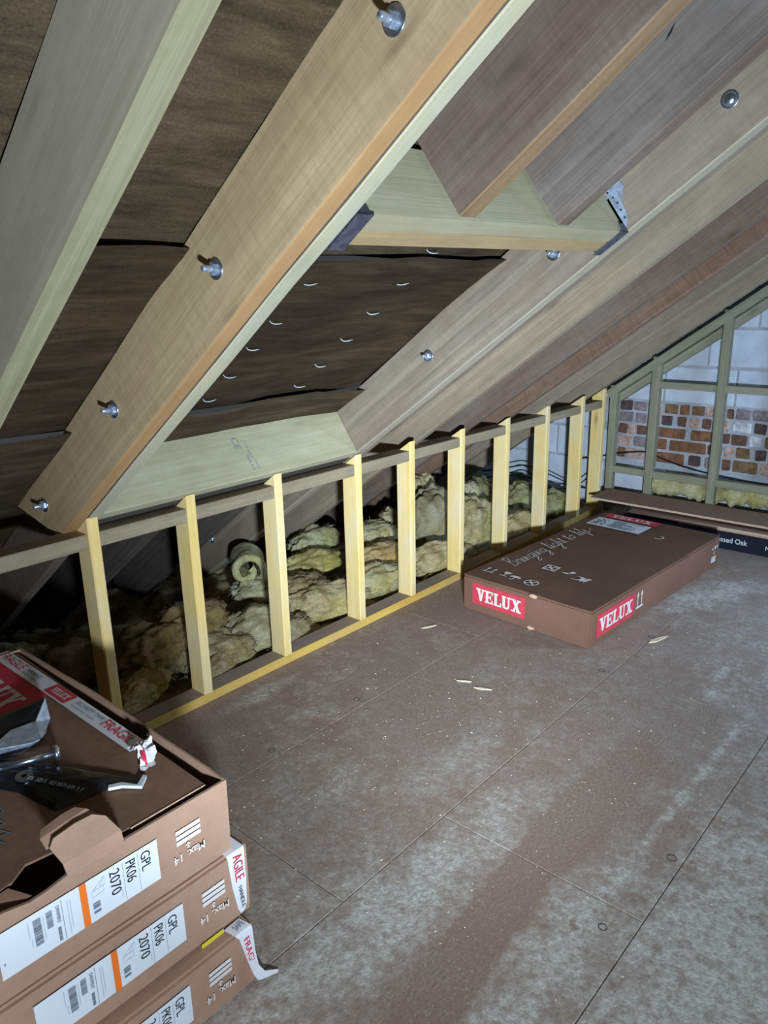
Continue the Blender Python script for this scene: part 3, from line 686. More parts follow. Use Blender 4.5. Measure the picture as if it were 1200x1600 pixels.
for k, (lb, x, y, z, rx, ry, rz_, tint) in enumerate(CL):
    rx *= 1.22; rz_ *= 1.12; ry *= 1.1; y = max(y, 0.105+ry*1.15); W = Matrix.Translation((x, y, z)) @ Matrix.Rotation(rnd.uniform(-.5, .5), 4, 'Z') @ Matrix.Rotation(rnd.uniform(-.25, .25), 4, 'X')
    o = mesh_obj('insulation_clump', clump_mesh('insulation_clump', rx, ry, rz_, k+1), M['wool'], None, W); o.color = tint+(1,)
    tag(o, 'torn mineral wool: '+lb, 'insulation', 'torn insulation clumps in the eaves')
    fb = MB(); me_ = o.data; nv = len(me_.vertices)
    for q_ in range(650):
        v_ = me_.vertices[rnd.randrange(nv)]; n_ = v_.normal; t_ = V((rnd.uniform(-1, 1), rnd.uniform(-1, 1), rnd.uniform(-.6, .6)))
        t_ = (t_-n_*t_.dot(n_)*0.8).normalized(); L_ = rnd.uniform(0.012, 0.034); w_ = n_.cross(t_)*0.0007
        a_ = v_.co+n_*0.001; m_ = a_+t_*L_*0.5+n_*rnd.uniform(0.002, 0.007); e_ = a_+t_*L_+n_*rnd.uniform(-0.001, 0.010)
        k_ = len(fb.v); fb.v += [a_-w_, a_+w_, m_+w_, m_-w_, e_]; fb.f += [(k_, k_+1, k_+2, k_+3), (k_+3, k_+2, k_+4)]; fb.mi += [0, 0]
    fo = fb.build('loose_fibres', M['wool'], o, W); fo['kind'] = 'stuff'; fo.color = tuple(min(1.0, c_*1.08) for c_ in tint)+(1,)
# curled end of a wool roll
vs = []; fs = []; NT_, NW = 46, 14
for i in range(NT_+1):
    t = i/NT_; an = -0.6+t*7.6; r = 0.085-0.062*t
    for j in range(NW+1):
        w = (j/NW-0.5)*0.22; th_ = 0.0
        for sgn in (1, -1):
            rr = r+sgn*0.016+0.008*noise.noise(V((t*9, w*20, sgn)))
            vs.append((rr*math.cos(an), w+0.008*noise.noise(V((t*7, w*9, 4))), rr*math.sin(an)))
st = (NW+1)*2
for i in range(NT_):
    for j in range(NW):
        a = i*st+j*2
        fs.append((a, a+2, a+2+st, a+st)); fs.append((a+1, a+1+st, a+3+st, a+3))
    fs.append((i*st, i*st+st, i*st+st+1, i*st+1)); e = i*st+NW*2; fs.append((e, e+1, e+1+st, e+st))
o = mesh_obj('insulation_curl', pd('insulation_curl', vs, fs, True), M['wool'], None, Matrix.Translation((2.20, 0.66, 0.20)) @ Matrix.Rotation(-0.60, 4, 'Z')); o.color = (0.98, 1.04, 0.92, 1)
tag(o, 'curled pale green end of a mineral wool roll behind the third stud', 'insulation')

# ragged wool hanging below the lower gable noggins
for k, (ya, yb, lb) in enumerate([(-0.675, -0.325, 'strip of yellow mineral wool under the gable noggin, left of the tall stud'), (-1.11, -0.735, 'strip of yellow mineral wool under the gable noggin, at the right edge')]):
    vs = []; fs = []; n = 40; h = 10
    for i in range(n+1):
        y = ya+(yb-ya)*i/n
        low = 0.165+0.05*fbm(V((y*9, k*3.0, 2)))+0.03*noise.noise(V((y*31, k, 7)))
        for j in range(h+1):
            z = 0.268+(low-0.268)*j/h
            for sgn in (0, 1):
                b_ = math.sin(math.pi*min(1, max(0.05, j/h)))**0.5
                vs.append((XG+0.045+(-1 if sgn == 0 else 1)*0.033*b_+0.015*fbm(V((y*14, z*14, sgn*4+k))), y, z))
    st = (h+1)*2
    for i in range(n):
        for j in range(h):
            a = i*st+j*2; fs.append((a, a+2, a+2+st, a+st)); fs.append((a+1, a+1+st, a+3+st, a+3))
        e = i*st+h*2; fs.append((e, e+1, e+1+st, e+st))
    o = mesh_obj('insulation_strip', pd('insulation_strip', vs, fs, True), M['wool']); o.color = (1.0, 1.0, 0.74, 1)
    tag(o, lb, 'insulation')

# cables
def cable(label, pts, r=0.0045):
    P = [V(p) for p in pts]; out = []
    for i in range(len(P)-1):
        p0 = P[max(i-1, 0)]; p1 = P[i]; p2 = P[i+1]; p3 = P[min(i+2, len(P)-1)]
        for k in range(8):
            t = k/8; out.append(0.5*((2*p1)+(p2-p0)*t+(2*p0-5*p1+4*p2-p3)*t*t+(3*p1-p0-3*p2+p3)*t**3))
    out.append(P[-1]); mb = MB(); mb.tube(out, r, 8); tag(mb.build('cable', M['cable'], smooth=True), label, 'cable')
cable('black cable drooping across the brick panel behind the gable studs', [(4.94, 0.30, 0.30), (4.955, 0.10, 0.345), (4.955, 0.013, 0.373), (4.955, -0.201, 0.413), (4.955, -0.269, 0.399), (4.955, -0.446, 0.352), (4.955, -0.635, 0.323), (4.955, -0.775, 0.313), (4.955, -1.003, 0.302), (4.955, -1.4, 0.31)])
cable('upper black cable in the eaves between the seventh and eighth studs', [(4.72, 0.95, 0.16), (4.72, 0.686, 0.231), (4.72, 0.567, 0.256), (4.74, 0.42, 0.22), (4.8, 0.25, 0.15), (4.93, 0.20, 0.10)])
cable('lower black cable in the eaves between the seventh and eighth studs', [(4.72, 0.95, 0.10), (4.70, 0.684, 0.192), (4.70, 0.566, 0.223), (4.70, 0.40, 0.15), (4.70, 0.252, 0.133), (4.72, 0.12, 0.20), (4.80, 0.09, 0.27)])
cable('black cable lying on the wool between the eighth and ninth studs', [(4.55, 0.55, 0.14), (4.66, 0.378, 0.142), (4.68, 0.252, 0.118), (4.76, 0.15, 0.10)])
cable('black cable looping down to the eaves floor right of the eighth stud', [(4.70, 0.25, 0.135), (4.66, 0.30, 0.10), (4.62, 0.345, 0.02), (4.60, 0.36, -0.06)])

# ------------------------------------------------------------------ lettering
def text_mesh(body, W, H, shear=0.0, weight=0.0, spacing=1.0):
    cu = bpy.data.curves.new('lettering', 'FONT'); cu.body = body; cu.size = 1.0; cu.shear = shear; cu.offset = weight; cu.space_character = spacing; cu.resolution_u = 3
    ob = bpy.data.objects.new('lettering', cu); COL.objects.link(ob)
    dg = bpy.context.evaluated_depsgraph_get(); me = bpy.data.meshes.new_from_object(ob.evaluated_get(dg))
    bpy.data.objects.remove(ob); bpy.data.curves.remove(cu)
    xs = [v.co.x for v in me.vertices]; ys = [v.co.y for v in me.vertices]
    x0, x1, y0, y1 = min(xs), max(xs), min(ys), max(ys)
    for v in me.vertices: v.co = V(((v.co.x-x0)/(x1-x0)*W, (v.co.y-y0)/(y1-y0)*H, 0))
    me.materials.clear(); return me
def text(name, body, o, right, up, W, H, mat, parent, **kw):
    r = V(right).normalized(); u = V(up).normalized(); n = r.cross(u)
    return mesh_obj(name, text_mesh(body, W, H, **kw), mat, parent, basis(V(o)+n*0.0012, r, u, n))
def logo_mesh(W, H):
    """slab-serif capitals V E L U X"""
    mb = MB()
    def L(x, w, strokes):
        for k_, p in enumerate(strokes): mb.poly([((x+a*w)*W, b*H, 0.0001*k_) for a, b in p])
    def R(a, b, c, d): return [(a, b), (c, b), (c, d), (a, d)]
    s = 0.13
    L(0.0, 0.21, [[(0.10, 1), (0.42, 1), (0.64, 0), (0.42, 0)], [(0.68, 1), (0.86, 1), (0.62, 0), (0.46, 0)], R(0.0, 1-s, 0.50, 1), R(0.60, 1-s, 1.0, 1)])
    L(0.205, 0.185, [R(0.10, 0, 0.40, 1), R(0.0, 0, 0.95, s), R(0.0, 1-s, 0.95, 1), R(0.3, 0.44, 0.68, 0.58), R(0.62, 0.34, 0.74, 0.68), R(0.80, 0, 0.95, 0.32), R(0.80, 0.72, 0.95, 1)])
    L(0.40, 0.175, [R(0.10, 0, 0.42, 1), R(0.0, 0, 0.98, s), R(0.0, 1-s, 0.56, 1), R(0.82, 0, 0.98, 0.36)])
    L(0.58, 0.20, [R(0.08, 0.2, 0.36, 1), R(0.68, 0.2, 0.84, 1), R(0.0, 1-s, 0.46, 1), R(0.56, 1-s, 0.98, 1), [(0.08, 0.25), (0.36, 0.25), (0.45, 0.14), (0.58, 0.14), (0.68, 0.25), (0.84, 0.25), (0.78, 0.08), (0.62, 0), (0.34, 0), (0.16, 0.07)]])
    L(0.785, 0.215, [[(0.06, 1), (0.38, 1), (0.92, 0), (0.60, 0)], [(0.66, 1), (0.84, 1), (0.30, 0), (0.12, 0)], R(0.0, 1-s, 0.46, 1), R(0.58, 1-s, 0.96, 1), R(0.02, 0, 0.42, s), R(0.52, 0, 1.0, s)])
    return pd('logo', mb.v, mb.f)
def panel(name, o, right, up, W, H, mat, parent, off=0.0006):
    r = V(right).normalized(); u = V(up).normalized(); n = r.cross(u)
    return mesh_obj(name, pd(name, [(0, 0, 0), (W, 0, 0), (W, H, 0), (0, H, 0)], [(0, 1, 2, 3)]), mat, parent, basis(V(o)+n*off, r, u, n))
def logo_panel(o, right, up, W, H, parent, mx=0.08, my=0.2, reg=True):
    p = panel('logo_panel', o, right, up, W, H, M['redprint'], parent); p['label'] = 'red panel with white slab serif lettering'
    r = V(right).normalized(); u = V(up).normalized(); n = r.cross(u)
    mesh_obj('lettering', logo_mesh(W*(1-2*mx), H*(1-2*my)), M['whiteprint'], p, basis(V(o)+r*W*mx+u*H*my+n*0.0012, r, u, n))
    return p

for body, P, r_, u_, w, h in text_later: text('grade_stamp', body, P, r_, u_, w, h, M['greyink'], lt)
# ------------------------------------------------------------------ window carton lying by the gable
vb_rz = math.radians(-3.0); VB = V((2.787, -0.916, 0))
vbM = Matrix.Translation(VB) @ Matrix.Rotation(vb_rz, 4, 'Z')     # local x along length, y across, corner nearest camera at origin
vb = empty('window_carton', W=vbM); tag(vb, 'flat brown window carton lying on the floor in front of the gable', 'carton')
LB, WB, HB = 1.385, 0.690, 0.176
def soft_box(name, a, b, mat, parent, W, n=(10, 6, 3), bulge=0.004, seed=1, bev=0.006):
    bm = bmesh.new(); bmesh.ops.create_cube(bm, size=1.0)
    for v in bm.verts: v.co = V([a[k]+(v.co[k]+0.5)*(b[k]-a[k]) for k in range(3)])
    bmesh.ops.bevel(bm, geom=list(bm.edges), offset=bev, segments=2, affect='EDGES')
    bmesh.ops.subdivide_edges(bm, edges=[e for e in bm.edges if e.calc_length() > 0.1], cuts=6, use_grid_fill=True)
    for v in bm.verts:
        v.co += V([bulge*noise.noise(v.co*6+V((seed*9+k*31, 0, 0))) for k in range(3)])*(1 if v.co.z > a[2]+0.01 else 0.15)
    me = bpy.data.meshes.new(name); bm.to_mesh(me); bm.free()
    return mesh_obj(name, me, mat, parent, W)
soft_box('carton_body', (0, 0, 0), (LB, WB, HB-0.006), M['cardb'], vb, vbM, bulge=0.0022, seed=3)
def flap(y0, y1, nm='top_flap'):
    mb = MB(); n = 14
    for i in range(n):
        xa, xb = LB*i/n, LB*(i+1)/n
    vs = []; fs = []
    for i in range(n+1):
        x = 0.002+(LB-0.004)*i/n
        for j in range(5):
            y = y0+(y1-y0)*j/4; z = HB+0.0025*noise.noise(V((x*3, y*4, 2)))+(0.001 if j in (0, 4) else 0)
            vs.append((x, y, z)); 
    nn = len(vs); vs += [(v[0], v[1], v[2]-0.005) for v in vs]
    for i in range(n):
        for j in range(4):
            a = i*5+j; fs.append((a, a+5, a+6, a+1)); fs.append((nn+a, nn+a+1, nn+a+6, nn+a+5))
    for i in range(n):
        for j in (0, 4):
            a = i*5+j; fs.append((a, nn+a, nn+a+5, a+5) if j else (a, a+5, nn+a+5, nn+a))
    for j in range(4):
        fs.append((j, j+1, nn+j+1, nn+j)); a = n*5+j; fs.append((a, nn+a, nn+a+1, a+1))
    mesh_obj(nm, pd(nm, vs, fs), M['cardbtop'], vb, vbM)
flap(0.002, 0.291); flap(0.294, WB-0.002)
rx = vbM.to_3x3()
def vp(x, y, z): return vbM @ V((x, y, z))
ax_, ay_, az_ = rx @ V((1, 0, 0)), rx @ V((0, 1, 0)), V((0, 0, 1))
logo_panel(vp(-0.0016, 0.632, 0.042), -ay_, az_, 0.300, 0.104, vb, 0.07, 0.2)
logo_panel(vp(0.045, -0.0016, 0.036), ax_, az_, 0.345, 0.108, vb, 0.06, 0.2)
ZT = HB+0.004
lp = logo_panel(vp(1.285, 0.655, ZT), -ay_, ax_, 0.33, 0.085, vb, 0.12, 0.2)
lab = panel('shipping_label', vp(1.095, 0.66, ZT+0.001), -ay_, ax_, 0.325, 0.165, M['white'], vb); lab['label'] = 'white printed paper label'
mb = MB()
for k in range(9): mb.box((0.11+rnd.uniform(0, .02), 0.02+k*0.015, 0), (0.11+rnd.uniform(.08, .2), 0.027+k*0.015, 0.0004))
for i in range(7):
    for j in range(10):
        if rnd.random() < 0.5: mb.box((0.015+i*0.011, 0.02+j*0.012, 0), (0.025+i*0.011, 0.031+j*0.012, 0.0004))
mb.build('small_print', M['greyink'], lab, basis(vp(1.095, 0.66, ZT+0.0025), -ay_, ax_, az_))['kind'] = 'stuff'
# printed script line
GL = {'B': ([[(0.1, 0), (0.25, 1.5)], [(0.0, 1.3), (0.3, 1.55), (0.6, 1.4), (0.5, 1.0), (0.2, 0.8), (0.6, 0.7), (0.65, 0.25), (0.35, 0), (0.1, 0.1)]], 0.75),
      'r': ([[(0, 0), (0.15, 0.7), (0.2, 0.55), (0.4, 0.65), (0.4, 0.1), (0.55, 0)]], 0.5), 'i': ([[(0, 0), (0.15, 0.7), (0.15, 0.1), (0.35, 0)], [(0.2, 1.0), (0.24, 1.06)]], 0.34),
      'n': ([[(0, 0), (0.12, 0.7), (0.12, 0), (0.3, 0.65), (0.45, 0.55), (0.42, 0.1), (0.6, 0)]], 0.58), 'g': ([[(0.5, 0.6), (0.2, 0.7), (0.05, 0.3), (0.25, 0), (0.48, 0.3), (0.52, 0.7), (0.4, -0.6), (0.1, -0.7), (0.1, -0.5), (0.65, 0)]], 0.6),
      'l': ([[(0, 0), (0.3, 0.9), (0.32, 1.4), (0.2, 1.3), (0.15, 0.2), (0.35, 0)]], 0.34), 'h': ([[(0, 0), (0.25, 1.0), (0.25, 1.4), (0.12, 1.2), (0.1, 0), (0.25, 0.6), (0.42, 0.55), (0.42, 0.1), (0.6, 0)]], 0.58),
      't': ([[(0, 0), (0.2, 1.15), (0.17, 0.1), (0.4, 0)], [(0.0, 0.85), (0.4, 0.9)]], 0.38), 'o': ([[(0.1, 0.1), (0.05, 0.5), (0.3, 0.7), (0.45, 0.35), (0.25, 0), (0.1, 0.15)], [(0.35, 0.65), (0.6, 0.6)]], 0.55),
      'f': ([[(0, 0), (0.25, 1.0), (0.3, 1.4), (0.18, 1.2), (0.12, -0.7), (0.22, -0.4), (0.4, 0.05)]], 0.38), 'e': ([[(0, 0.2), (0.35, 0.45), (0.2, 0.7), (0.05, 0.35), (0.2, 0), (0.6, 0.2), (1.0, 0.45)]], 0.45), ' ': ([], 0.42)}
mb = MB(); cx_ = 0.0
for ch in 'Bringing light to life':
    st_, adv = GL[ch]
    for s_ in st_: mb.ribbon([((cx_+p[0]+p[1]*0.25), p[1]) for p in s_], 0.055)
    cx_ += adv
sc = 0.735/cx_
for v in mb.v: v.x *= sc; v.y *= sc*1.0
mb.build('script_print', M['whiteprint'], vb, basis(vp(0.235, 0.555, ZT+0.001), ax_, ay_, az_))
# handling symbols in a row
def icon(fn, x, y, size):
    mb = MB(); fn(mb)
    for v in mb.v: v.x *= size; v.y *= size
    mb.build('handling_symbol', M['whiteprint'], vb, basis(vp(x, y, ZT+0.001), -ay_, ax_, az_))
def ic_up(b):
    b.ribbon([(0, 0.05), (1, 0.05)], .1)
    for x in (0.2, 0.8): b.ribbon([(x, 0.05), (x, 0.8)], .1); b.poly([(x-.16, .7, 0), (x+.16, .7, 0), (x, 1, 0)])
def ic_glass(b): b.poly([(0.15, 1, 0), (0.85, 1, 0), (0.75, .6, 0), (0.55, .45, 0), (0.45, .45, 0), (0.25, .6, 0)]); b.ribbon([(0.5, .5), (0.5, .1)], .1); b.ribbon([(0.2, 0.05), (0.8, 0.05)], .1)
def ic_umb(b):
    b.poly([(0.5+.5*math.cos(math.pi*k/8), .5+.4*math.sin(math.pi*k/8), 0) for k in range(9)]); b.ribbon([(0.5, .5), (0.5, .05), (0.35, 0), (0.3, .12)], .09)
def ic_cross(b):
    b.ribbon([(0.5+.5*math.cos(math.pi*k/12), .5+.5*math.sin(math.pi*k/12)) for k in range(25)], .09); b.ribbon([(0.2, .2), (0.8, .8)], .12); b.ribbon([(0.2, .8), (0.8, .2)], .12)
def ic_box(b):
    b.ribbon([(0, 0), (1, 0), (1, 1), (0, 1), (0, 0)], .14); b.ribbon([(0.2, .2), (0.8, .8)], .16); b.ribbon([(0.2, .8), (0.8, .2)], .16)
def ic_hand(b): b.poly([(0, .3, 0), (.6, .1, 0), (1, .45, 0), (.5, .45, 0)]); b.poly([(0.9+.25*math.cos(math.pi*k/6), .75+.25*math.sin(math.pi*k/6), 0) for k in range(12)])
def ic_arc(b): b.ribbon([(0.2, 0), (0.8, .1), (1, .5), (0.8, .9), (0.5, 1)], .13)
def ic_v(b): b.poly([(0, 1, 0), (.45, 1, 0), (.62, 0, 0), (.3, 0, 0)]); b.poly([(.6, 1, 0), (1, 1, 0), (.72, 0, 0), (.5, 0, 0)])
icon(ic_up, 0.085, 0.645, 0.062); icon(ic_glass, 0.09, 0.555, 0.058); icon(ic_umb, 0.075, 0.498, 0.062); icon(ic_cross, 0.07, 0.405, 0.066)
icon(ic_box, 0.30, 0.44, 0.062); icon(ic_hand, 0.30, 0.345, 0.056); icon(ic_arc, 0.27, 0.272, 0.05); icon(ic_v, 0.265, 0.235, 0.055); icon(ic_arc, 1.09, 0.25, 0.05)
# arrows on the long side, stacking mark at its far end
mb = MB(); ic_up(mb); 
for v in mb.v: v.x *= 0.065; v.y *= 0.085
mb.build('handling_symbol', M['whiteprint'], vb, basis(vp(0.41, -0.0022, 0.055), ax_, az_, -ay_))
mb = MB()
for k in range(3): mb.box((0, 0.012*k, 0), (0.06, 0.012*k+0.009, 0.0003))
mb.box((0.026, 0.045, 0), (0.034, 0.062, 0.0003)); mb.box((0.0, 0.075, 0), (0.022, 0.082, 0.0003)); mb.box((0.032, 0.075, 0), (0.05, 0.09, 0.0003)); mb.box((0.06, 0.078, 0), (0.075, 0.09, 0.0003))
mb.build('stacking_mark', M['whiteprint'], vb, basis(vp(1.28, -0.0022, 0.04), ax_, az_, -ay_))
# torn nicks on the near edge
for (x, y, z, k) in [(-0.004, 0.292, HB-0.008, 1), (-0.005, 0.30, 0.012, 2)]:
    mesh_obj('torn_card', clump_mesh('torn_card', 0.007, 0.020, 0.009, k+50, 2, 0.5), M['cardedge'], vb, vbM @ Matrix.Translation((x, y, z)))

# ------------------------------------------------------------------ stack of cartons at the left
FY = [-1.088, -1.056, -1.047]; FXR = [0.812, 0.836, 0.800]; FZ = [0.0, 0.162, 0.339]; FH = [0.160, 0.175, 0.176]
XL = -0.42
names = ['lowest brown window carton of the stack in the corner', 'middle brown window carton of the stack', 'topmost opened window carton of the stack, carrying hardware']
cart = []
for k in range(3):
    c = empty('window_carton', (FXR[k], FY[k], FZ[k])); tag(c, names[k], 'carton', 'cartons stacked at the left'); cart.append(c)
for k in (0, 1):
    soft_box('carton_body', (XL, FY[k], FZ[k]+0.001), (FXR[k], FY[k]+0.98, FZ[k]+FH[k]), M['card'], cart[k], Matrix(), bulge=0.003, seed=k+5, bev=0.007)
# --- prints shared by the three front faces
def front_prints(c, y, zt, xr_lab, lab_top, bars_x, bars_top):
    X_, Z_ = V((1, 0, 0)), V((0, 0, 1)); n = -V((0, 1, 0)); off = 0.004
    lab = panel('shipping_label', (xr_lab-0.308, y-off, lab_top-0.093), X_, Z_, 0.308, 0.093, M['white'], c); lab['label'] = 'white label with an orange stripe and size codes'
    B = basis((xr_lab-0.308, y-off-0.0016, lab_top-0.093), X_, Z_, n)
    def bars(name, rects, mat):
        mb = MB()
        for (a, b_, c_, d_) in rects: mb.poly([(a, b_, 0), (c_, b_, 0), (c_, d_, 0), (a, d_, 0)])
        o_ = mb.build(name, mat, lab, B); o_['kind'] = 'stuff' if name in ('barcode', 'small_print', 'rule', 'ruled_line') else 'part'
        if o_['kind'] == 'part': del o_['kind']
        return o_
    bars('orange_stripe', [(0.147, 0, 0.160, 0.093)], M['orange_print'])
    bars('ruled_line', [(0.264, 0.004, 0.2648, 0.088), (0.2325, 0.004, 0.2333, 0.088)], M['greyink'])
    def code(body, x, w, h_, ztop):   # rotated a quarter turn: reads downwards
        text('size_code', body, (xr_lab-0.308+x, y-off-0.0012, lab_top-0.093+ztop), -Z_, X_, w, h_, M['ink'], lab, weight=-0.005)
    code('GPL', 0.270, 0.041, 0.0205, 0.083); code('PK06', 0.238, 0.046, 0.0205, 0.083); code('2070', 0.205, 0.053, 0.0205, 0.083)
    rr = random.Random(3); rects = []
    def barcode(x0, x1, z0, z1, dens):
        z = z0
        while z < z1:
            w = rr.choice([0.0006, 0.0012, 0.0018]); rects.append((x0, z, x1, min(z1, z+w))); z += w+rr.choice([0.0006, 0.001, 0.0014])*dens
    barcode(0.061, 0.075, 0.025, 0.080, 1); barcode(0.084, 0.095, 0.046, 0.081, 1); barcode(0.101, 0.107, 0.007, 0.036, 0.8); barcode(0.168, 0.182, 0.016, 0.022, .4); barcode(0.168, 0.182, 0.026, 0.040, 1)
    bars('barcode', rects, M['greyink'])
    t = []
    for x0, z0, z1 in [(0.052, 0.05, 0.082), (0.055, 0.028, 0.046), (0.078, 0.03, 0.078), (0.122, 0.01, 0.08), (0.127, 0.02, 0.078), (0.226, 0.012, 0.03)]:
        z = z0
        while z < z1: w = rr.uniform(.002, .006); t.append((x0, z, x0+0.0022, min(z1, z+w))); z += w+0.0012
    bars('small_print', t, M['paleink'])
    bars('rule', [(0.1125, 0.004, 0.1135, 0.088), (0.006, 0.028, 0.009, 0.032)], M['greyink'])
    text('article_code', 'D4WM01F', (xr_lab-0.308+0.1015, y-off-0.0012, lab_top-0.093+0.082), -Z_, X_, 0.036, 0.007, M['greyink'], lab)
    mb = MB()   # small drawing of the window
    mb.ribbon([(0.169, 0.052), (0.192, 0.054), (0.192, 0.066), (0.169, 0.064), (0.169, 0.052)], 0.0012); mb.ribbon([(0.184, 0.066), (0.196, 0.084), (0.196, 0.07), (0.192, 0.066)], 0.0012); mb.ribbon([(0.172, 0.066), (0.194, 0.084)], 0.0010)
    mb.build('window_drawing', M['paleink'], lab, B)
    # stacking mark, printed upside down
    mb = MB()
    for k in range(3): mb.poly([(0, -0.0125*k, 0), (0.058, -0.0125*k, 0), (0.058, -0.0125*k-0.0095, 0), (0, -0.0125*k-0.0095, 0)])
    mb.poly([(0.024, -0.052, 0), (0.028, -0.052, 0), (0.028, -0.043, 0), (0.024, -0.043, 0)]); mb.poly([(0.019, -0.0445, 0), (0.033, -0.0445, 0), (0.026, -0.0375, 0)])
    mb.build('stacking_mark', M['whiteprint'], c, basis((bars_x, y-off-0.0006, bars_top), X_, Z_, n))
    text('stacking_text', 'Max. 14', (bars_x+0.064, y-off, bars_top-0.056), -X_, -Z_, 0.074, 0.019, M['whiteprint'], c, weight=0.015)
front_prints(cart[2], FY[2], 0, 0.627, 0.479, 0.669, 0.467)
front_prints(cart[1], FY[1], 0, 0.662, 0.305, 0.708, 0.293)
front_prints(cart[0], FY[0], 0, 0.639, 0.134, 0.685, 0.122)

# --- opened top carton: walls, lid, tuck tab
c3 = cart[2]; y0 = FY[2]; xr = FXR[2]; zb = FZ[2]+0.001; zt = FZ[2]+FH[2]
def wall_panel(name, pts, thick, mat, parent, nrm):
    """polygon pts (3d) extruded by thick along nrm"""
    n = V(nrm)*thick; mb = MB(); A = [V(p) for p in pts]; B = [p+n for p in A]
    mb.poly(A); mb.poly(list(reversed(B)))
    for i in range(len(A)): j = (i+1) % len(A); mb.poly([A[j], A[i], B[i], B[j]])
    o = mb.build(name, [mat], parent); return o
wall_panel('front_wall', [(XL, y0, zb), (xr, y0, zb), (xr+0.002, y0-0.001, zt), (0.568, y0, zt-0.001), (0.563, y0, zt-0.006), (0.455, y0, zt-0.004), (0.415, y0, zt-0.012), (0.385, y0, zt-0.014), (0.340, y0, zt-0.004), (XL, y0, zt)], 0.006, M['card'], c3, (0, 1, 0))
# side wall bows outwards at the top
vs = []; fs = []; n = 16
for i in range(n+1):
    t = i/n; y = y0+0.006+(0.964)*t; bow = 0.010*math.sin(math.pi*t)+0.003*noise.noise(V((t*6, 0, 0)))
    for (dx, z) in ((0, zb), (bow*0.5, zb+0.09), (bow, zt+0.001), (bow+0.005, zt+0.001), (bow*0.5+0.005, zb+0.09), (0.005, zb)): vs.append((xr-0.004+dx, y, z))
for i in range(n):
    for k in range(6): a = i*6+k; b_ = i*6+(k+1) % 6; fs.append((a, b_, b_+6, a+6))
fs += [tuple(reversed(range(6))), tuple(n*6+k for k in range(6))]
mesh_obj('side_wall', pd('side_wall', vs, fs), [M['card']], c3)
wall_panel('back_wall', [(XL, y0+0.97, zb), (xr, y0+0.97, zb), (xr, y0+0.97, zt), (XL, y0+0.97, zt)], -0.006, M['card'], c3, (0, 1, 0))
wall_panel('end_wall', [(XL, y0, zb), (XL, y0+0.97, zb), (XL, y0+0.97, zt), (XL, y0, zt)], 0.006, M['card'], c3, (1, 0, 0))
mb = MB(); mb.box((XL, y0+0.006, zb), (xr-0.006, y0+0.964, zb+0.006)); mb.build('bottom_panel', M['card'], c3)
# lid panel, slightly sunk, notched where the front is torn open
LZ = 0.511
lid = [(0.767, y0+0.024), (0.590, y0+0.028), (0.560, y0+0.030), (0.490, y0+0.075), (0.415, y0+0.085), (0.380, y0+0.060), (0.20, y0+0.030), (XL+0.008, y0+0.02), (XL+0.008, y0+0.955), (0.786, y0+0.955), (0.775, y0+0.5)]
mb = MB(); mb.prism(lid, LZ-0.005, LZ); lo = mb.build('lid', M['cardtop'], c3)
# pale raw edge of the lid along the front
mb = MB(); mb.box((0.592, y0+0.0225, LZ-0.004), (0.765, y0+0.0245, LZ+0.0012)); mb.build('torn_edge', M['cardedge'], lo)
# tuck tab standing up from the front wall, its tip folded back
def sheet(name, rows_, thick, mat, parent):
    vs = []; fs = []; k = len(rows_[0])
    for r_ in rows_: vs += [V(p) for p in r_]
    n = len(vs); cen = V((0, 0, 0))
    up = (V(rows_[0][1])-V(rows_[0][0])).cross(V(rows_[1][0])-V(rows_[0][0])).normalized()*thick
    vs += [v+up for v in vs]
    R_ = len(rows_)
    for i in range(R_-1):
        for j in range(k-1):
            a = i*k+j; fs.append((a, a+k, a+k+1, a+1)); fs.append((n+a, n+a+1, n+a+k+1, n+a+k))
    for i in range(R_-1):
        for j in (0, k-1): a = i*k+j; fs.append((a, n+a, n+a+k, a+k))
    for j in range(k-1):
        for i in (0, R_-1): a = i*k+j; fs.append((a, n+a, n+a+1, a+1))
    return mesh_obj(name, pd(name, vs, fs), mat, parent)
yt = y0+0.001
sheet('tuck_tab', [[(0.452, yt, zt-0.006), (0.508, yt-0.001, zt-0.006), (0.564, yt, zt-0.006)], [(0.449, yt+0.004, zt+0.020), (0.506, yt+0.003, zt+0.021), (0.562, yt+0.004, zt+0.022)], [(0.440, yt+0.028, zt+0.046), (0.500, yt+0.030, zt+0.049), (0.550, yt+0.032, zt+0.047)], [(0.452, yt+0.036, zt+0.056), (0.495, yt+0.040, zt+0.060), (0.528, yt+0.040, zt+0.059)]], 0.004, M['card'], c3)
sheet('folded_tip', [[(0.437, yt+0.034, zt+0.040), (0.49, yt+0.036, zt+0.043), (0.548, yt+0.038, zt+0.042)], [(0.437, yt+0.055, zt+0.050), (0.49, yt+0.060, zt+0.054), (0.530, yt+0.064, zt+0.055)], [(0.448, yt+0.075, zt+0.052), (0.49, yt+0.082, zt+0.056), (0.517, yt+0.083, zt+0.056)]], 0.004, M['card'], c3)
# pale torn flap and dark straps inside the opening
wall_panel('torn_flap', [(0.345, y0+0.012, zt-0.03), (0.395, y0+0.014, zt-0.02), (0.37, y0+0.05, zt-0.008), (0.33, y0+0.05, zt-0.012)], 0.004, M['cardtop'], c3, (0, 0, 1))
# red logo print on the lid
Xv, Yv, Zv = V((1, 0, 0)), V((0, 1, 0)), V((0, 0, 1))
p = logo_panel((0.52, -0.090, LZ), -Yv, Xv, 0.310, 0.232, lo, 0.06, 0.29)
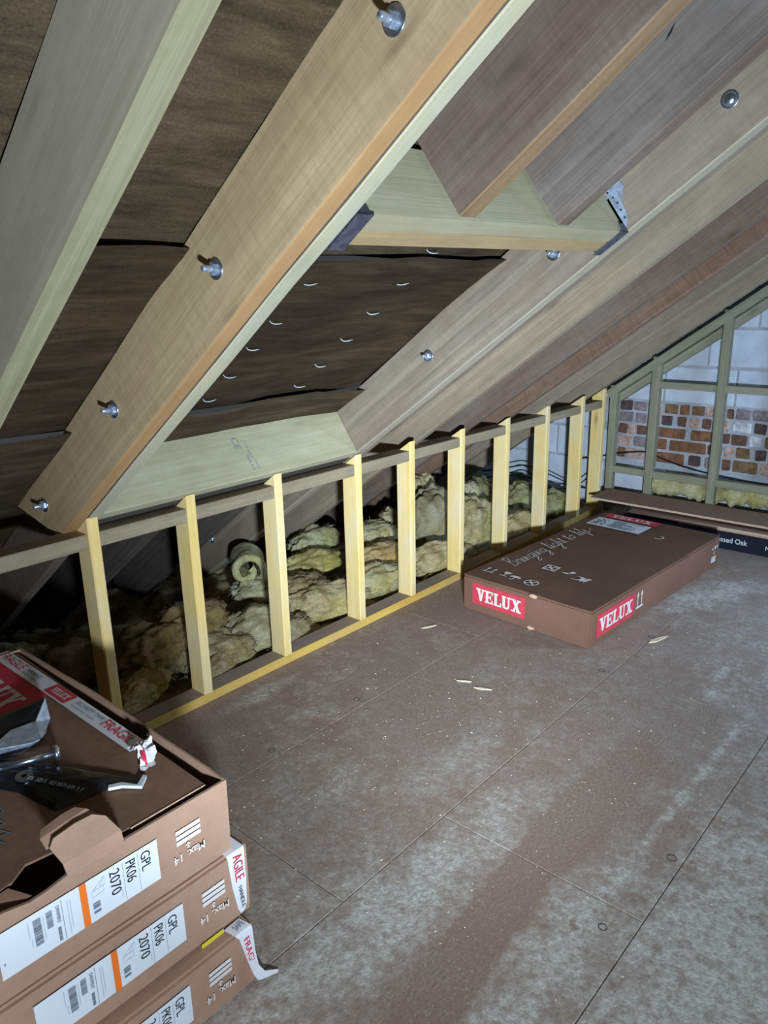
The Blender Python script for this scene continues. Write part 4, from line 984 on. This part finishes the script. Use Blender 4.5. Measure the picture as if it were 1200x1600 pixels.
# pale scribble near the lid's front left
mb = MB(); mb.ribbon([(0.0, 0.0), (0.02, 0.03), (0.03, 0.0), (0.055, 0.045), (0.06, 0.015), (0.09, 0.05), (0.10, 0.03), (0.125, 0.05), (0.15, 0.075)], 0.004)
mb.build('chalk_scribble', M['greyink'], lo, basis((0.415, -0.88, LZ+0.0012), (0.62, 0.78, 0), (-0.78, 0.62, 0), (0, 0, 1)))
# printed security tape along the lid edge
tp = panel('security_tape', (0.727, -0.060, LZ), -Yv, Xv, 0.735, 0.046, M['tape'], lo, 0.0022); tp['label'] = 'white printed tape strip, peeled at one end'
TO = V((0.727, -0.060, LZ+0.0026))
def tape_text(body, x, w, h, mat, y=0.012): text('tape_print', body, TO+(-Yv)*x+Xv*y, -Yv, Xv, w, h, mat, tp)
tape_text('FRAGILE', 0.02, 0.13, 0.028, M['redink']); tape_text('HANDLE', 0.17, 0.07, 0.012, M['ink'], 0.024); tape_text('WITH CARE', 0.165, 0.08, 0.008, M['greyink'], 0.010)
p2 = logo_panel(TO+(-Yv)*0.31+Xv*0.004, -Yv, Xv, 0.105, 0.040, tp, 0.12, 0.25)
tape_text('SECURITY TAPE', 0.44, 0.13, 0.012, M['greyink'], 0.024); tape_text('security tape', 0.44, 0.11, 0.007, M['greyink'], 0.010); tape_text('FRAGIL', 0.58, 0.125, 0.028, M['redink'])
# crumpled peeled end of that tape
vs = []; fs = []; n = 16; w_ = 7
for i in range(n+1):
    t = i/n
    for j in range(w_+1):
        u = j/w_-0.5
        x = 0.750+u*0.050*(1-0.3*t)-0.030*t*t+0.012*noise.noise(V((t*5, u*4, 1))); y = -0.790-0.095*t+0.012*noise.noise(V((t*6, u*5, 3)))
        z = LZ+0.004+0.030*math.sin(math.pi*min(1, t*1.15))*(0.7+0.6*noise.noise(V((t*7, u*6, 5))))+0.010*abs(noise.noise(V((t*11, u*9, 8))))
        vs.append((x, y, max(LZ+0.003, z)))
for i in range(n):
    for j in range(w_): a = i*(w_+1)+j; fs.append((a, a+1, a+w_+2, a+w_+1))
me = pd('crumpled_tape', vs, fs, False, [1 if (f[0] % (w_+1) in (1, 2) and f[0]//(w_+1) in (9, 10, 11, 12, 13)) else 0 for f in fs])
mesh_obj('crumpled_tape', me, [M['tape'], M['redink']], tp)

# tape tails over the front right corners of the two lower cartons
def tape_tail(c, pts_w, texts, label):
    """pts_w: list of (left point, right point) down the face"""
    mb = MB()
    for (a, b_), (c_, d_) in zip(pts_w[:-1], pts_w[1:]):
        mb.poly([a, c_, d_, b_])
    o = mb.build('tape_tail', M['tape'], c); o['label'] = label
    for body, P, r_, u_, w, h, mat in texts: text('tape_print', body, P, r_, u_, w, h, mat, o)
    return o
yf = FY[1]-0.0055
d1 = V((0.05, 0, -1)).normalized(); u1 = V((1, 0, 0.05)).normalized()
tape_tail(cart[1], [((0.775, FY[1]+0.05, 0.3415), (0.822, FY[1]+0.05, 0.3415)), ((0.776, yf+0.002, 0.3415), (0.823, yf+0.002, 0.3415)), ((0.778, yf, 0.333), (0.822, yf, 0.335)), ((0.783, yf-0.001, 0.26), (0.822, yf, 0.262)), ((0.793, yf-0.002, 0.195), (0.818, yf-0.001, 0.195)), ((0.800, yf-0.002, 0.178), (0.812, yf-0.001, 0.182))],
          [('AGILE', (0.789, yf-0.002, 0.334), d1, u1, 0.068, 0.024, M['redink']), ('HANDLE', (0.797, yf-0.003, 0.250), V((0.10, 0, -1)), V((1, 0, 0.10)), 0.058, 0.010, M['ink'])], 'white tape tail with red and black lettering')
yf0 = FY[0]-0.0055
tape_tail(cart[0], [((0.752, FY[0]+0.028, 0.1648), (0.796, FY[0]+0.030, 0.1648)), ((0.758, yf0+0.002, 0.1645), (0.802, yf0+0.002, 0.1645)), ((0.768, yf0, 0.150), (0.804, yf0, 0.156)), ((0.781, yf0-0.002, 0.09), (0.806, yf0-0.001, 0.094)), ((0.792, yf0-0.006, 0.040), (0.810, yf0-0.005, 0.050)), ((0.800, yf0-0.012, 0.018), (0.822, yf0-0.010, 0.026)), ((0.828, yf0-0.016, 0.010), (0.834, yf0-0.012, 0.020)), ((0.852, yf0-0.018, 0.002), (0.856, yf0-0.014, 0.006))],
          [('FRAGIL', (0.777, yf0-0.002, 0.142), V((0.15, 0, -1)), V((1, 0, 0.15)), 0.088, 0.015, M['redink']), ('SAFE', (0.768, FY[0]+0.002, 0.1662), V((1, 0.15, 0)), V((-0.15, 1, 0)), 0.026, 0.016, M['greyink'])], 'white tape tail with red lettering, loose end curling onto the floor')
mb = MB(); mb.box((0.695, FY[1]-0.0052, 0.1605), (0.752, FY[1]-0.0042, 0.171)); mb.build('yellow_tape', M['yellowtape'], cart[1])

# --- hardware lying on the top carton
TZ = LZ+0.0005
# folded galvanised bracket
br = empty('metal_bracket', (0.58, -0.52, TZ)); tag(br, 'folded galvanised steel bracket lying on the topmost carton', 'bracket')
def plate(name, pts, thick, nrm, mat, parent): return wall_panel(name, pts, thick, mat, parent, nrm)
plate('base_flange', [(0.479, -0.572, TZ), (0.527, -0.589, TZ), (0.570, -0.606, TZ), (0.617, -0.592, TZ), (0.640, -0.540, TZ), (0.590, -0.470, TZ), (0.479, -0.470, TZ)], 0.003, (0, 0, 1), M['galv'], br)
plate('front_fold', [(0.470, -0.572, TZ+0.003), (0.527, -0.589, TZ+0.003), (0.570, -0.606, TZ+0.003), (0.612, -0.596, TZ+0.003), (0.600, -0.634, TZ+0.028), (0.584, -0.634, TZ+0.028), (0.526, -0.602, TZ+0.028), (0.470, -0.583, TZ+0.028)], 0.003, (0.2, 0.98, 0), M['galv'], br)
plate('top_fold', [(0.470, -0.585, TZ+0.029), (0.526, -0.604, TZ+0.029), (0.584, -0.636, TZ+0.029), (0.600, -0.636, TZ+0.029), (0.627, -0.553, TZ+0.029), (0.574, -0.547, TZ+0.029), (0.541, -0.568, TZ+0.029), (0.470, -0.552, TZ+0.029)], 0.003, (0, 0, 1), M['galvlight'], br)
plate('side_wing', [(0.627, -0.553, TZ+0.029), (0.600, -0.636, TZ+0.030), (0.637, -0.574, TZ+0.001), (0.670, -0.530, TZ+0.008), (0.677, -0.502, TZ+0.050)], 0.003, (0.75, -0.4, 0.5), M['galvlight'], br)
plate('inner_wing', [(0.470, -0.548, TZ+0.026), (0.546, -0.556, TZ+0.026), (0.573, -0.536, TZ+0.026), (0.633, -0.545, TZ+0.026), (0.681, -0.493, TZ+0.044), (0.583, -0.464, TZ+0.018), (0.470, -0.440, TZ+0.012)], 0.002, (0, 0, 1), M['blackplastic'], br)
# coach bolt
cb = empty('coach_bolt', (0.56, -0.64, TZ)); tag(cb, 'shiny zinc coach bolt lying beside the bracket on the topmost carton', 'bolt')
A = V((0.440, -0.640, TZ+0.020)); Bp = V((0.603, -0.700, TZ+0.021)); ax = (Bp-A).normalized()
mb = MB(); mb.tube([A, A+ax*0.06], 0.0075, 12); mb.build('thread', M['galv'], cb, smooth=True)
mb = MB(); mb.tube([A+ax*0.06, Bp], 0.0065, 12); mb.build('shank', M['zinc'], cb, smooth=True)
mb = MB(); mb.tube([Bp-ax*0.002, Bp+ax*0.002, Bp+ax*0.006, Bp+ax*0.010, Bp+ax*0.012], [0.017, 0.019, 0.018, 0.012, 0.002], 18); mb.build('round_head', M['zinc'], cb, smooth=True)
# black packaging with white lettering
bgO = empty('black_packet', (0.57, -0.76, TZ)); tag(bgO, 'flat black plastic packet with faint white lettering on the topmost carton', 'packet')
out = [(0.455, -0.560), (0.528, -0.600), (0.591, -0.690), (0.655, -0.828), (0.694, -0.905), (0.668, -0.925), (0.628, -0.880), (0.564, -0.872), (0.522, -0.862), (0.500, -0.748), (0.455, -0.655)]
cxp = sum(p[0] for p in out)/len(out); cyp = sum(p[1] for p in out)/len(out)
vs = []; fs = []; rings = 6; n = len(out)*3
dense = []
for i in range(len(out)):
    a = out[i]; b_ = out[(i+1) % len(out)]
    for k in range(3): t = k/3; dense.append((a[0]+(b_[0]-a[0])*t, a[1]+(b_[1]-a[1])*t))
for r_ in range(rings+1):
    t = r_/rings
    for (x, y) in dense:
        px = x+(cxp-x)*t; py = y+(cyp-y)*t
        h = 0.003+0.008*(1-(1-t)**3)+0.003*noise.noise(V((px*28, py*28, 3)))*min(1, t*3)
        vs.append((px, py, TZ+(0.001 if r_ == 0 else h)))
for r_ in range(rings):
    for i in range(n): j = (i+1) % n; fs.append((r_*n+i, r_*n+j, (r_+1)*n+j, (r_+1)*n+i))
fs.append(tuple(rings*n+i for i in range(n)))
pk = mesh_obj('packet_body', pd('packet_body', vs, fs), M['blackplastic'], bgO)
dirt = (V((0.590, -0.837, 0))-V((0.534, -0.704, 0))).normalized()
mb = MB(); rr = random.Random(5); x = 0
while x < 0.14:
    w = rr.uniform(.004, .008)
    if rr.random() < 0.87: mb.box((x, 0, 0), (x+0.0022, 0.011, 0.0006)); mb.box((x, rr.choice([0, 0.0045, 0.009]), 0), (x+w*0.8, rr.choice([0.002, 0.0065, 0.011]), 0.0006))
    x += w
mb.build('faint_lettering', M['paleink'], bgO, basis((0.524, -0.735, TZ+0.0150), dirt, V((0, 0, 1)).cross(dirt), (0, 0, 1)))
mb = MB(); tip = [(0.628, -0.880), (0.651, -0.893), (0.668, -0.925), (0.694, -0.905), (0.697, -0.913), (0.671, -0.937), (0.645, -0.903), (0.622, -0.889)]
mb.prism([(p[0], p[1]) for p in tip], TZ+0.003, TZ+0.010); mb.build('pale_trim', M['white'], bgO)
# metal tab with a hole
mb = MB(); pts = [(0.025*math.cos(a*math.pi/8)*0.7, 0.025*math.sin(a*math.pi/8)*0.7) for a in range(16)]
inner = [(p[0]*0.32, p[1]*0.32) for p in pts]
for i in range(16):
    j = (i+1) % 16; mb.poly([(pts[i][0], pts[i][1], 0.002), (pts[j][0], pts[j][1], 0.002), (inner[j][0], inner[j][1], 0.002), (inner[i][0], inner[i][1], 0.002)])
    mb.poly([(pts[j][0], pts[j][1], 0.002), (pts[i][0], pts[i][1], 0.002), (pts[i][0], pts[i][1], 0), (pts[j][0], pts[j][1], 0)])
o = mb.build('washer', M['zinc'], None, Matrix.Translation((0.525, -0.719, TZ+0.0135)) @ Matrix.Rotation(0.15, 4, 'X'))
tag(o, 'flat zinc washer lying on the black packet', 'washer')

# ------------------------------------------------------------------ flooring pack and boards along the gable
ob_ = empty('flooring_pack', (4.47, -1.2, 0)); tag(ob_, 'dark navy flooring pack with white lettering under the boards by the gable', 'carton')
soft_box('carton_body', (4.472, -2.35, 0.0), (4.70, -0.30, 0.100), M['oakbox'], ob_, Matrix(), bulge=0.001, seed=9, bev=0.003)
text('lettering', 'Distressed Oak', (4.4695, -0.806, 0.044), (0, -1, 0), (0, 0, 1), 0.246, 0.032, M['white'], ob_, weight=0.01)
text('lettering', 'Na', (4.4695, -1.150, 0.040), (0, -1, 0), (0, 0, 1), 0.04, 0.024, M['white'], ob_, weight=0.01)
for k, (xf, ya, z, lb) in enumerate([(4.49, -0.64, 0.1015, 'bottom brown hardboard sheet on the flooring pack'), (4.475, -0.33, 0.1165, 'middle brown hardboard sheet in the pile by the gable'), (4.52, -0.040, 0.150, 'top brown hardboard sheet of the pile by the gable')]):
    h = empty('hardboard_sheet', (xf, ya, z)); tag(h, lb, 'board', 'hardboard sheets on the flooring pack')
    mb = MB(); mb.box((xf+0.0015, -2.4, z), (4.800, ya, z+0.013)); mb.build('sheet', M['mdf'], h)
    mb = MB(); mb.box((xf, -2.4, z+0.0005), (xf+0.0016, ya, z+0.0125)); mb.build('sawn_edge', M['mdfedge'], h)
for k, y in enumerate((-0.75, -1.7)):
    mb = MB(); mb.box((4.58, y-0.03, 0.131), (4.66, y+0.03, 0.1495)); tag(mb.build('packing_piece', M['sawn']), 'small wooden packer between the middle and top hardboard sheets, %s' % ('nearer the eaves' if k == 0 else 'further from the eaves'), 'packer')

# ------------------------------------------------------------------ debris
def splinter(label, a, b, w):
    a = V(a); b = V(b); d = (b-a); L = d.length; d.normalize(); mb = MB(); n = V((-d.y, d.x, 0))
    pts = [a, a+d*L*0.25+n*w*0.5, a+d*L*0.7+n*w*0.35, b, a+d*L*0.8-n*w*0.3, a+d*L*0.3-n*w*0.5]
    mb.prism([(p.x, p.y) for p in pts], 0.0005, 0.005)
    tag(mb.build('wood_splinter', M['splinter']), label, 'splinter', 'wood splinters on the floor')
splinter('pale wood splinter on the floor near the foot of the fifth stud', (2.50, -0.222, 0), (2.57, -0.255, 0), 0.016)
splinter('thin pale splinter on the open floor, left of the pair', (2.208, -0.632, 0), (2.236, -0.684, 0), 0.010)
splinter('thick pale splinter on the open floor, right of the pair', (2.205, -0.718, 0), (2.235, -0.782, 0), 0.013)
splinter('jagged pale splinter lying beside the near corner of the window carton', (3.005, -1.085, 0), (3.125, -1.122, 0), 0.026)
mb = MB(); rr = random.Random(11)
for k in range(750):
    x = rr.uniform(0.9, 3.6); y = rr.uniform(-2.0, -0.02)
    if x > 2.75 and y > -0.96: continue
    if rr.random() < 0.4: x = rr.gauss(1.6, 0.4); y = rr.gauss(-0.6, 0.4)
    if y > -0.01 or x < 0.86 or (x > 2.75 and y > -0.96) or x > 3.6: continue
    s_ = rr.choice([0.0008, 0.0011, 0.0015, 0.0022]); a = rr.uniform(0, 3.14); L = s_*rr.uniform(1, 2.6)
    c, s = math.cos(a), math.sin(a)
    mb.v += [V((x+c*L, y+s*L, 0.0006)), V((x-s*s_, y+c*s_, 0.0006)), V((x-c*L, y-s*L, 0.0006)), V((x+s*s_*0.6, y-c*s_*0.6, 0.003))]
    n = len(mb.v); mb.f += [(n-4, n-3, n-1), (n-3, n-2, n-1), (n-2, n-4, n-1)]; mb.mi += [0, 0, 0]
tag(mb.build('sawdust', M['splinter']), 'scattered pale sawdust and wood chips over the floor', 'sawdust', kind='stuff')
